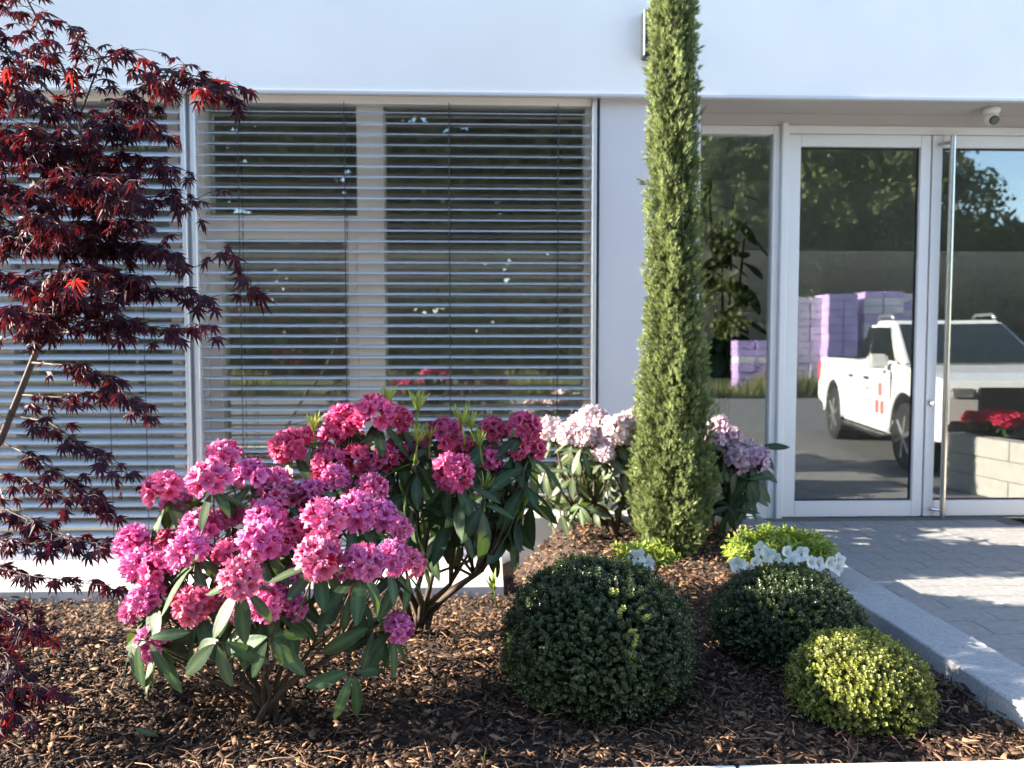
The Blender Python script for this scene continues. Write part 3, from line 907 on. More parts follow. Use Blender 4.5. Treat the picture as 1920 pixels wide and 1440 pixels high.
cx, cy = float(at(1259, 700, Y=4.62)[0]), 4.62
cyp = thing('cypress_tree', 'tall slender column of a cypress in front of the wall', 'cypress', (cx, cy, 0.1))
MB().tube([(cx, cy, 0), (cx + .01, cy, 1), (cx - .01, cy, 2.5), (cx, cy, 4.0)], [.05, .04, .025, .008], 8, True, .3).build('trunk', M_['bark'], cyp, smooth=True)
n = 34000
zz = rng.uniform(0.06, 4.2, n)
wgt = cyp_r(zz) / 0.29
zz = zz[rng.rand(n) < 0.25 + 0.75 * wgt]
n = len(zz)
ph = rng.uniform(0, 2 * PI, n)
# columns of upright shoots: lumpy outline
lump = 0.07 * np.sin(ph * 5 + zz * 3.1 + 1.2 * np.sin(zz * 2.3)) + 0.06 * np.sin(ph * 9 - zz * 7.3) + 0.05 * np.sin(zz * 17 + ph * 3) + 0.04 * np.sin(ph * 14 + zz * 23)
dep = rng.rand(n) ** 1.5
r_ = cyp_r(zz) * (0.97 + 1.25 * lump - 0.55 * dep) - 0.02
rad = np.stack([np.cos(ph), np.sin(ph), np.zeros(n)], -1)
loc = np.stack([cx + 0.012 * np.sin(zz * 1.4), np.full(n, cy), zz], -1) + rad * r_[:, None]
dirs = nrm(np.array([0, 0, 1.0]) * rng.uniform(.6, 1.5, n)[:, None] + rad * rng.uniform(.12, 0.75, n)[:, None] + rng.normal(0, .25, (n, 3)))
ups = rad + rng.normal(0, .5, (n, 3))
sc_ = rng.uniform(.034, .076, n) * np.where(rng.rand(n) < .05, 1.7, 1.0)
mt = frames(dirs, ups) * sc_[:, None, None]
tint = np.clip(0.82 + 3.4 * lump - 1.15 * dep + rng.normal(0, .26, n), .03, 1.9)  # paler lumps, darker hollows: highlights and shaded gaps put into the tint
pvv, pff, pcc = plume(14, 3)
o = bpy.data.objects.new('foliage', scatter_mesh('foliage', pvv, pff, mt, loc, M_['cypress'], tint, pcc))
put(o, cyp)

# ================================================================== BOXWOOD BALLS
def sprig(seed, pairs=4, lw=.15, ll=.42):
    r = random.Random(seed)
    v, f, cc = [], [], []
    for i in range(pairs + 1):
        x = i / pairs * 0.85
        for s_ in (0, 1):
            az = (i % 2) * PI / 2 + s_ * PI + r.uniform(-.3, .3)
            el = r.uniform(.5, .95) + (0.35 if i == pairs else 0)
            d = nrm(np.array([el, math.cos(az), math.sin(az)]))
            sd_ = nrm(np.cross(d, [1, 0, 0]))
            up = np.cross(sd_, d)
            L = ll * r.uniform(.75, 1.1) * (0.75 if i == pairs else 1)
            p = np.array([x, 0, 0]); n = len(v)
            w = lw * r.uniform(.85, 1.15)
            v += [p, p + d * L * .55 + sd_ * w + up * .05, p + d * L - up * .02, p + d * L * .55 - sd_ * w + up * .05, p + d * L * .5 - up * .02]
            f += [(n, n + 1, n + 4), (n + 1, n + 2, n + 4), (n + 2, n + 3, n + 4), (n + 3, n, n + 4)]
            g_ = r.uniform(.25, .6) + .4 * (i / pairs) ** 2
            cc += [g_ * .7] + [g_] * 3 + [g_ * 1.1]
    return np.array(v), np.array(f), np.array(cc)


def box_ball(label, c, rx, rz, mat, n, size, seed, name='boxwood_ball', patchy=0.0, flat=0.6):
    r = np.random.RandomState(seed)
    base = np.array([c[0], c[1], float(bedz(c[0], c[1]))])
    t = thing(name, label, 'boxwood', base)
    d = nrm(r.normal(0, 1, (n, 3)))
    keep = d[:, 2] > -0.82
    d = d[keep]; n = len(d)
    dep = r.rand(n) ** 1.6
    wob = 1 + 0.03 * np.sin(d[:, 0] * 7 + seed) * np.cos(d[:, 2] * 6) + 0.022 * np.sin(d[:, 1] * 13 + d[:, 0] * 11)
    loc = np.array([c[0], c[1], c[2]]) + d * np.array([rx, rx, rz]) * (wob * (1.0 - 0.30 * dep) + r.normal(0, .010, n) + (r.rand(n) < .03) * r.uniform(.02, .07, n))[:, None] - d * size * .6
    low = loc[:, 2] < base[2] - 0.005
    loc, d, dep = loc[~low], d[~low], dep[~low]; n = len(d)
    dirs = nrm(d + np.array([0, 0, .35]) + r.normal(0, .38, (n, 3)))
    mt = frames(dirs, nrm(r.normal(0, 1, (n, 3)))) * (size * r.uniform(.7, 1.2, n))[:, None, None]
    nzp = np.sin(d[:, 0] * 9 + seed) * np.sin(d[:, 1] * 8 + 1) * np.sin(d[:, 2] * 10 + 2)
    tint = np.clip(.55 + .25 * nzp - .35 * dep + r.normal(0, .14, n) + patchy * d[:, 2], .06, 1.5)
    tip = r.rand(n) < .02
    tint[tip] = 1.3
    sv, sf, scc = sprig(seed)
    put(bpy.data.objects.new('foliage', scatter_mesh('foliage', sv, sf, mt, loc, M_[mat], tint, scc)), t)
    b = MB()
    rs = random.Random(seed)
    for k in range(9):
        a = k * 2.4; e = rs.uniform(.2, .75)
        tip_ = np.array([c[0] + e * rx * math.cos(a), c[1] + e * rx * math.sin(a), c[2] + rz * rs.uniform(-.1, .5)])
        b.tube([base + [0, 0, -.03], base * .6 + tip_ * .4 + [rs.uniform(-.02, .02), 0, .02], tip_], [.013, .009, .004], 5, True, .3)
    b.build('stem', M_['bark'], t, smooth=True)
    return t


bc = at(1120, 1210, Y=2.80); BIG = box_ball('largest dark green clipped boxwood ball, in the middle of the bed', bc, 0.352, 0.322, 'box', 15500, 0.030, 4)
fs = MB(); rf_ = random.Random(3)  # golden sprigs stand in for a sunlit patch on the shaded ball
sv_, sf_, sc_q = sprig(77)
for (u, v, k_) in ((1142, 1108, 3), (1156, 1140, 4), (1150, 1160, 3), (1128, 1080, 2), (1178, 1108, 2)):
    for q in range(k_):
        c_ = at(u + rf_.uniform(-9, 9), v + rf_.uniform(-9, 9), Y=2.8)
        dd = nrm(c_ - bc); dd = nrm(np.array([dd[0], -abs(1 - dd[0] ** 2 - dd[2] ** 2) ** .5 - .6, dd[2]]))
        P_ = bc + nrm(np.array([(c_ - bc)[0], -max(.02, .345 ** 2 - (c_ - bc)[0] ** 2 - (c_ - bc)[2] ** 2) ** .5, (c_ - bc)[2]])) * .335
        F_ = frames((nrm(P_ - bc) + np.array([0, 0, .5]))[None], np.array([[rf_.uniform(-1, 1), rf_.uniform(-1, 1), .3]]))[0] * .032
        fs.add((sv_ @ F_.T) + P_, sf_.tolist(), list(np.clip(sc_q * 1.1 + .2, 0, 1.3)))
fs.build('lit_patch_sprigs', M_['golden'], BIG)['kind'] = 'stuff'
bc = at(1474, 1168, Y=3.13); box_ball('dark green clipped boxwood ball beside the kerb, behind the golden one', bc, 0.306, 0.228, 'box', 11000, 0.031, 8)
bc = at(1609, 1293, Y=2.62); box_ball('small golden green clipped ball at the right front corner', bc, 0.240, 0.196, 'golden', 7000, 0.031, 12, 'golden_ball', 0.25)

# ================================================================== WHITE AZALEAS
def azalea(label, c, rx, rz, n, flowers, seed):
    r = np.random.RandomState(seed)
    base = np.array([c[0], c[1], float(bedz(c[0], c[1]))])
    t = thing('white_azalea', label, 'azalea', base)
    d = nrm(r.normal(0, 1, (n, 3))); d[:, 2] = np.abs(d[:, 2]) * 1.1 - .15
    d = nrm(d)
    loc = np.array(c) + d * np.array([rx, rx * .8, rz]) * (1 - .45 * r.rand(n)[:, None] ** 1.5)
    dirs = nrm(d + np.array([0, 0, .8]) + r.normal(0, .3, (n, 3)))
    mt = frames(dirs, nrm(r.normal(0, 1, (n, 3)))) * r.uniform(.055, .10, n)[:, None, None]
    sv, sf, scc = sprig(seed, 4, .085, .5)
    put(bpy.data.objects.new('foliage', scatter_mesh('foliage', sv, sf, mt, loc, M_['lime'], np.clip(.75 + r.normal(0, .25, n), .1, 1.3), scc)), t)
    rf = random.Random(seed)
    fm = []
    for k in range(2):
        V, F, cc = floret(rf, .3)
        b = MB(); b.add(V, F, cc); fm.append(b.mesh('flower', M_['whitep'], smooth=True))
    for (u, v, Y, s) in flowers:
        C = at(u, v, Y=Y)
        B = basis_z(np.array([rf.uniform(-.6, .5), -.9, rf.uniform(.1, .7)]), rf.uniform(0, 6))
        put(bpy.data.objects.new('flower', fm[rf.randrange(2)]), t,
            Matrix.Translation(Vector(C)) @ Matrix([list(B[0]) + [0], list(B[1]) + [0], list(B[2]) + [0], [0, 0, 0, 1]]) @ Matrix.Diagonal((s, s, s, 1)))
    b = MB()
    for k in range(7):
        a = k * 2.4
        b.tube([base - [0, 0, .03], np.array(c) + np.array([rx * .7 * math.cos(a), rx * .5 * math.sin(a), rz * .3])], [.010, .004], 5, True, .4)
    b.build('stem', M_['bark'], t)
    return t


fl = [(1380, 1060, 3.60, .040), (1394, 1068, 3.58, .035), (1436, 1038, 3.64, .038), (1450, 1050, 3.60, .036), (1470, 1040, 3.62, .035), (1503, 1040, 3.60, .038), (1514, 1056, 3.58, .035),
      (1548, 1056, 3.64, .036), (1562, 1064, 3.66, .035), (1424, 1030, 3.66, .036), (1536, 1060, 3.62, .036), (1488, 1058, 3.58, .038), (1410, 1055, 3.60, .036), (1566, 1052, 3.70, .036)]
azalea('white flowering azalea with lime leaves beside the kerb', at(1462, 1052, Y=3.84), 0.235, 0.095, 400, fl, 5)
azalea('small white azalea between the cypress foot and the largest ball', at(1208, 1060, Y=3.85), 0.12, 0.06, 60, [(1196, 1048, 3.66, .044), (1210, 1056, 3.66, .036)], 6)

# ================================================================== JAPANESE MAPLE
def maple_leaf_template(seed):
    r = random.Random(seed)
    ang = [0, 34, -34, 72, -72, 118, -118]
    ln = [1, .93, .93, .72, .72, .40, .40]
    order = sorted(range(7), key=lambda k: ang[k])
    v = [(0.0, 0.0, 0.0)]; out = []
    cup = r.uniform(.35, 1.0)
    for idx, k in enumerate(order):
        a = math.radians(ang[k] + r.uniform(-6, 6)); L = ln[k] * r.uniform(.88, 1.1)
        tw = r.uniform(-.10, .10)
        for (t, da) in ((.20, -17 if ang[k] else -15), (.50, -11.5), (1.0, 0), (.50, 11.5)):
            rr_ = L * t if t > .3 else .27
            aa = a + math.radians(da)
            out.append((rr_ * math.cos(aa), rr_ * math.sin(aa), -cup * rr_ ** 1.8 + tw * rr_ + (0.03 if t == .50 else 0)))
    v += out
    n = len(out)
    f = [(0, 1 + i, 1 + (i + 1) % n) for i in range(n)]
    cc = [.8] + [.25 + .5 * (math.hypot(p[0], p[1]) < .3) for p in out]
    return np.array(v), np.array(f), np.array(cc)


MT = [maple_leaf_template(k) for k in range(5)]
MLM, MLL = [], []
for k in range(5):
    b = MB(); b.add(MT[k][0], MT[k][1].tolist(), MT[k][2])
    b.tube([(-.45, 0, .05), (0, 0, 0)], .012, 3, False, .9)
    MLM.append(b.mesh('leaf', M_['maple'])); MLL.append(b.mesh('leaf', M_['maplelit']))
mbase = np.array([-2.42, 3.05, 0.07])
mp = thing('japanese_maple', 'dark red japanese maple reaching in from the left edge', 'maple', mbase)
MY = 2.95
TR = [(-175, 1230, 3.05), (-140, 1080, 3.05), (-60, 905, 3.0), (0, 828, 2.97), (36, 740, 2.95), (75, 642, 2.93), (86, 580, 2.93), (120, 480, 2.95), (155, 390, 2.95), (160, 310, 2.95), (148, 220, 2.95), (130, 150, 2.95)]
tp = [mbase] + [at(u, v, Y=Y) for (u, v, Y) in TR[1:]]
MB().tube(tp, list(np.linspace(.017, .004, len(tp))), 8, True, .30).build('trunk', M_['mbark'], mp, smooth=True)
# branches: photo outline of each limb with its distance; density of leaves along it; spread of side twigs (m)
BR = [([(160, 310, 2.95), (215, 205, 2.85), (300, 130, 2.75), (380, 145, 2.72), (432, 182, 2.7)], 1.0, .13),
      ([(148, 220, 2.95), (115, 120, 2.9), (60, 62, 2.8), (8, 12, 2.75)], .7, .12), ([(130, 150, 2.95), (160, 80, 2.85), (120, 40, 2.8)], .7, .10),
      ([(148, 220, 2.95), (190, 110, 2.85), (235, 95, 2.8)], .8, .12),
      ([(155, 390, 2.95), (250, 372, 2.8), (325, 366, 2.75), (362, 378, 2.72)], .8, .10), ([(160, 330, 2.95), (240, 292, 2.8), (300, 312, 2.75)], 1.0, .13),
      ([(160, 300, 2.95), (200, 240, 2.75), (270, 235, 2.7)], 1.0, .13), ([(150, 250, 2.95), (90, 190, 2.75), (30, 160, 2.7), (-40, 160, 2.7)], 1.2, .15),
      ([(158, 350, 2.95), (80, 300, 2.75), (10, 250, 2.7), (-60, 230, 2.7)], 1.2, .16), ([(160, 320, 2.95), (120, 260, 2.65), (60, 240, 2.6)], 1.2, .15),
      ([(155, 390, 2.95), (70, 370, 2.8), (-10, 345, 2.75), (-80, 330, 2.75)], 1.2, .15), ([(140, 430, 2.95), (180, 420, 2.75), (240, 410, 2.7)], 1.0, .12),
      ([(120, 480, 2.95), (220, 455, 2.8), (290, 462, 2.76), (330, 475, 2.74)], 1.0, .11), ([(120, 480, 2.95), (40, 440, 2.8), (-30, 430, 2.8)], 1.2, .15),
      ([(100, 540, 2.94), (180, 500, 2.75), (250, 520, 2.7)], 1.0, .12), ([(86, 580, 2.93), (30, 520, 2.8), (-30, 500, 2.8)], 1.1, .14),
      ([(86, 580, 2.93), (210, 548, 2.8), (320, 545, 2.75), (392, 560, 2.72)], .75, .08), ([(75, 642, 2.93), (170, 600, 2.75), (270, 612, 2.7), (368, 618, 2.7)], .85, .09),
      ([(75, 640, 2.93), (20, 600, 2.8), (-30, 580, 2.8)], .9, .12), ([(80, 600, 2.93), (150, 570, 2.75), (220, 590, 2.7)], .9, .10),
      ([(60, 680, 2.93), (160, 688, 2.8), (220, 720, 2.75), (255, 765, 2.72)], .75, .07), ([(36, 740, 2.95), (110, 745, 2.85), (180, 740, 2.8)], .7, .07),
      ([(20, 780, 2.96), (90, 790, 2.85), (150, 830, 2.8), (240, 890, 2.75)], .65, .07), ([(0, 828, 2.97), (70, 860, 2.85), (130, 900, 2.8), (165, 930, 2.76)], .55, .07),
      ([(-40, 880, 3.0), (60, 905, 2.85), (150, 945, 2.8), (205, 965, 2.75)], .55, .07), ([(-60, 905, 3.0), (20, 960, 2.85), (110, 1000, 2.75), (190, 1025, 2.7)], .6, .07),
      ([(-100, 1000, 3.0), (0, 1010, 2.8), (60, 1020, 2.7), (100, 1015, 2.7)], .7, .07), ([(-110, 1020, 3.0), (-20, 1060, 2.75), (60, 1080, 2.65), (195, 1098, 2.6)], .45, .05),
      ([(-140, 1080, 3.0), (-60, 1100, 2.7), (20, 1150, 2.55), (70, 1180, 2.45)], .8, .09), ([(-140, 1080, 3.0), (-70, 1180, 2.6), (10, 1230, 2.45), (70, 1300, 2.38)], .8, .09),
      ([(-140, 1080, 3.0), (-80, 1240, 2.5), (-10, 1290, 2.4), (30, 1340, 2.36)], .7, .07)]
BR += [([(130, 150, 2.95), (20, -60, 2.9), (-90, -160, 2.85)], .8, .14), 
       ([(120, 480, 2.95), (-120, 330, 2.9), (-330, 250, 2.85)], 1.3, .22), ([(155, 390, 2.95), (-100, 180, 3.0), (-300, 60, 3.05)], 1.3, .22),
       ([(75, 640, 2.93), (-160, 520, 3.1), (-380, 470, 3.2)], 1.3, .22), ([(148, 220, 2.95), (-80, 20, 3.1), (-260, -80, 3.2)], 1.3, .22), ([(0, 828, 2.97), (-200, 700, 2.8), (-380, 660, 2.7)], 1.2, .2)]
BR += [([(120, 480, 2.95), (90, 420, 2.6), (60, 400, 2.5)], 1.1, .12), ([(86, 580, 2.93), (110, 520, 2.6), (150, 510, 2.5)], 1.1, .12), ([(155, 390, 2.95), (170, 340, 2.6), (130, 330, 2.5)], 1.1, .12),
       ([(155, 390, 2.95), (200, 350, 2.6), (230, 350, 2.5)], 1.0, .11), ([(75, 642, 2.93), (60, 590, 2.65), (20, 580, 2.55)], 1.0, .11)]
TW = [([(330, 475, 2.74), (352, 505, 2.73), (395, 490, 2.72), (428, 462, 2.71), (445, 490, 2.70), (478, 545, 2.69)], [(388, 484), (412, 476), (428, 464), (440, 482), (448, 505), (462, 522), (478, 540), (490, 552), (470, 545), (452, 520)])]
lr = random.Random(77)
leafs = []          # (position, direction, up, size)


def add_leaf(p, d, s=None):
    d = np.array(d) + np.array([lr.uniform(-.5, .5), lr.uniform(-.6, .3), lr.uniform(-.95, -.15)])
    up = np.array([lr.uniform(-.4, .4), lr.uniform(-.75, .1), 1.0])
    leafs.append((np.array(p), d, up, s or lr.uniform(.033, .060)))


for pts, dens, spread in BR:
    W_ = [at(u, v, Y=Y) for (u, v, Y) in pts]
    b = MB(); b.tube(W_, list(np.linspace(.0045, .0012, len(W_))), 5, True, .18)
    cum = [0]
    for i in range(1, len(W_)): cum.append(cum[-1] + np.linalg.norm(W_[i] - W_[i - 1]))
    nn = max(4, int(cum[-1] / .0130 * dens))
    for k in range(nn):
        s = cum[-1] * (0.22 + 0.80 * (k + lr.random()) / nn)
        i = max(1, min(len(W_) - 1, sum(1 for q in cum if q < s)))
        f_ = min(1.0, (s - cum[i - 1]) / (cum[i] - cum[i - 1] + 1e-9))
        p = W_[i - 1] * (1 - f_) + W_[i] * f_
        d = nrm(W_[i] - W_[i - 1])
        side_ = np.array([lr.uniform(-1, 1), lr.uniform(-1, 1), lr.uniform(-.75, .35)])
        e = p + side_ * spread * lr.uniform(.25, 1.0) + d * .03
        b.tube([p, (p + e) / 2 + [0, 0, .01], e], [.0016, .0013, .0009], 3, False, .3)
        od = nrm(e - p)
        add_leaf(e, od); add_leaf(e, np.cross(od, [0, 0, 1]) * lr.choice((-1, 1)) * .8 + od * .4)
        if dens > .9: add_leaf((p + e) / 2, np.cross(od, [0, 0, 1]) * lr.choice((-1, 1)))
    add_leaf(W_[-1], d); add_leaf(W_[-1], d + np.array([0, 0, -.5]))
    b.build('branch', M_['mbark'], mp, smooth=True)
for pts, lv in TW:
    W_ = [at(u, v, Y=Y) for (u, v, Y) in pts]
    MB().tube(W_, list(np.linspace(.002, .001, len(W_))), 4, True, .3).build('branch', M_['mbark'], mp)
    for (u, v) in lv: add_leaf(at(u, v, Y=2.71 + lr.uniform(-.03, .03)), [lr.uniform(-.4, .4), lr.uniform(-.4, .2), -.4], lr.uniform(.05, .068))
# those nearest the camera are single leaves, the rest one mass
vis = []
for q in leafs:
    p = _R.T @ (q[0] - np.array([0, 0, EYE])); u = 960 + FPX * p[0] / -p[2]; v = 720 - FPX * p[1] / -p[2]
    vis.append((-(q[3] / -p[2]) if (u > -20 and v > -20) else 1.0))
order = sorted(range(len(leafs)), key=lambda i: vis[i])
for i in order[:300]:
    p, d, up, s = leafs[i]
    lit_red = lr.random() < (.42 if 2.15 < p[2] < 2.75 and p[0] > -1.9 else .04)
    put(bpy.data.objects.new('leaf', (MLL if lit_red else MLM)[lr.randrange(5)]), mp, rot_m4(d, up, p, s))
rest = [leafs[i] for i in order[300:]]
if rest:
    mt = np.stack([frames(np.array(q[1])[None], np.array(q[2])[None])[0] * q[3] for q in rest])
    lo = np.stack([q[0] for q in rest])
    o = bpy.data.objects.new('leaf_mass', scatter_mesh('leaf_mass', MT[1][0], MT[1][1], mt, lo, M_['maple'], np.array([lr.uniform(.4, 1.6) for q in rest]), MT[1][2]))
    put(o, mp); o['kind'] = 'stuff'

# ================================================================== BARK MULCH
def chips(n, x0, x1, y0, y1, smin, smax, seed, pale=.17):
    r = np.random.RandomState(seed)
    x = r.uniform(x0, x1, n); y = r.uniform(y0, y1, n)
    ok = (x < kerb_l(y) - .01) & ~((x < 0.135) & (y > 4.875)) & (y < 5.30) & (y > 2.21)
    x, y = x[ok], y[ok]; n = len(x)
    L = smin + (smax - smin) * r.rand(n) ** 2.2
    z = bedz(x, y) + r.uniform(-.020, .012, n)
    a = r.uniform(0, 2 * PI, n)
    d = np.stack([np.cos(a), np.sin(a), r.normal(0, .33, n)], -1)
    up = np.stack([r.normal(0, .55, n), r.normal(0, .55, n), np.ones(n)], -1)
    m = frames(d, up) * np.stack([L, L * r.uniform(.10, .55, n), L * r.uniform(.04, .11, n)], -1)[:, None, :]
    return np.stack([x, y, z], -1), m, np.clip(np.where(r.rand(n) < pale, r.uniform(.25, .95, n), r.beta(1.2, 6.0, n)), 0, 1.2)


cv = np.array([(-.5, -.22, -.5), (.30, -.5, -.4), (.5, .12, -.5), (-.36, .5, -.5), (-.48, -.20, .4), (.28, -.46, .5), (.48, .10, .3), (-.34, .46, .5), (.02, -.02, .60)])
cf = np.array([(0, 1, 5), (0, 5, 4), (1, 2, 6), (1, 6, 5), (2, 3, 7), (2, 7, 6), (3, 0, 4), (3, 4, 7), (4, 5, 8), (5, 6, 8), (6, 7, 8), (7, 4, 8)])
parts = [chips(26000, -2.0, 1.8, 2.21, 3.1, .009, .050, 1), chips(19000, -2.9, 1.8, 3.1, 4.2, .012, .055, 2), chips(12000, -3.6, 1.7, 4.2, 5.3, .016, .058, 3, .36), chips(2500, -4.2, -2.0, 2.21, 3.1, .02, .07, 4)]  # back strip gets more pale chips: sunlight put into the bark colour
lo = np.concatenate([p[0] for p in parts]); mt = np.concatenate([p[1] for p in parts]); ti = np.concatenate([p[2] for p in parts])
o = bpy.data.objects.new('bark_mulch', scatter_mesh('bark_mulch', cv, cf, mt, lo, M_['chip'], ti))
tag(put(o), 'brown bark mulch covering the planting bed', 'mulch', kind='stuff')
# thin twigs and fibres lying on it
tb = MB(); r2 = random.Random(8)
for k in range(420):
    x, y = r2.uniform(-2.0, 1.7), 2.23 + 1.9 * r2.random() ** 1.6
    if x > kerb_l(y) - .05: continue
    z = float(bedz(x, y)) + .012
    a = r2.uniform(0, 6.28); L = r2.uniform(.03, .11)
    p0 = np.array([x, y, z]); p2 = p0 + np.array([L * math.cos(a), L * math.sin(a), r2.uniform(-.006, .02)])
    tb.tube([p0, (p0 + p2) / 2 + [r2.uniform(-.01, .01), r2.uniform(-.01, .01), .006], p2], [.0016, .0014, .0008], 3, False, r2.uniform(.3, 1.1))
tag(tb.build('bark_fibres', M_['chip']), 'thin pale twigs and fibres strewn over the bark', 'twigs', kind='stuff')
# one dropped leaf
c = at(282, 1366, z=BEDZ + .012)
o = bpy.data.objects.new('fallen_leaf', RLEAF2[1]); put(o, None, rot_m4((1, -.25, -.02), (0, -.3, 1), c - np.array([.05, 0, 0]), .085))
tag(o, 'single green leaf fallen on the bark, left of the pink shrub foot', 'leaf')
# a blade of grass by the front kerb
c = at(904, 1436, z=BEDZ)
bl_ = MB(); bl_.add([c + [-.003, 0, 0], c + [.003, 0, 0], c + [.006, 0, .035], c + [.010, 0, .035], c + [.013, .003, .062]], [(0, 1, 3, 2), (2, 3, 4)], [.5, .5, .8, .8, 1])
tag(bl_.build('grass_blade', M_['shoot']), 'pale upright grass blade at the near edge of the bark', 'grass blade')

# ================================================================== INSIDE: RUBBER PLANT BEHIND THE SIDELIGHT
FL = [leaf_mesh('leaf', M_['ficus'], 0.42, .25, .06, 50 + k) for k in range(3)]
fx, fy = 2.02, 6.42
rp_ = thing('rubber_plant', 'large dark leaved indoor plant behind the glass beside the cypress', 'houseplant', (fx, fy, -.03))
MB().lathe([(.13, -.029), (.17, .30), (.18, .32), (.16, .32)], (fx, fy, 0), 20).build('pot', M_['pot'], rp_, smooth=False)
r3 = random.Random(4)
b = MB()
tips = []
for k in range(4):
    a = k * 1.6
    e = np.array([fx + .16 * math.cos(a), fy + .12 * math.sin(a), 2.45 + r3.uniform(-.2, .3)])
    m_ = np.array([fx + .06 * math.cos(a), fy + .05 * math.sin(a), 1.2])
    b.tube([(fx, fy, .2), m_, e], [.018, .015, .007], 6, True, .4)
    for q in range(15):
        t = .38 + .62 * q / 14
        p = m_ * (1 - (t - .38) / .62) + e * (t - .38) / .62
        az = q * 2.4 + k
        put(bpy.data.objects.new('leaf', FL[r3.randrange(3)]), rp_, rot_m4((math.cos(az), math.sin(az) * .8, r3.uniform(-.9, .3)), (0, 0, 1), p, r3.uniform(.26, .40)))
b.build('stem', M_['bark'], rp_, smooth=True)

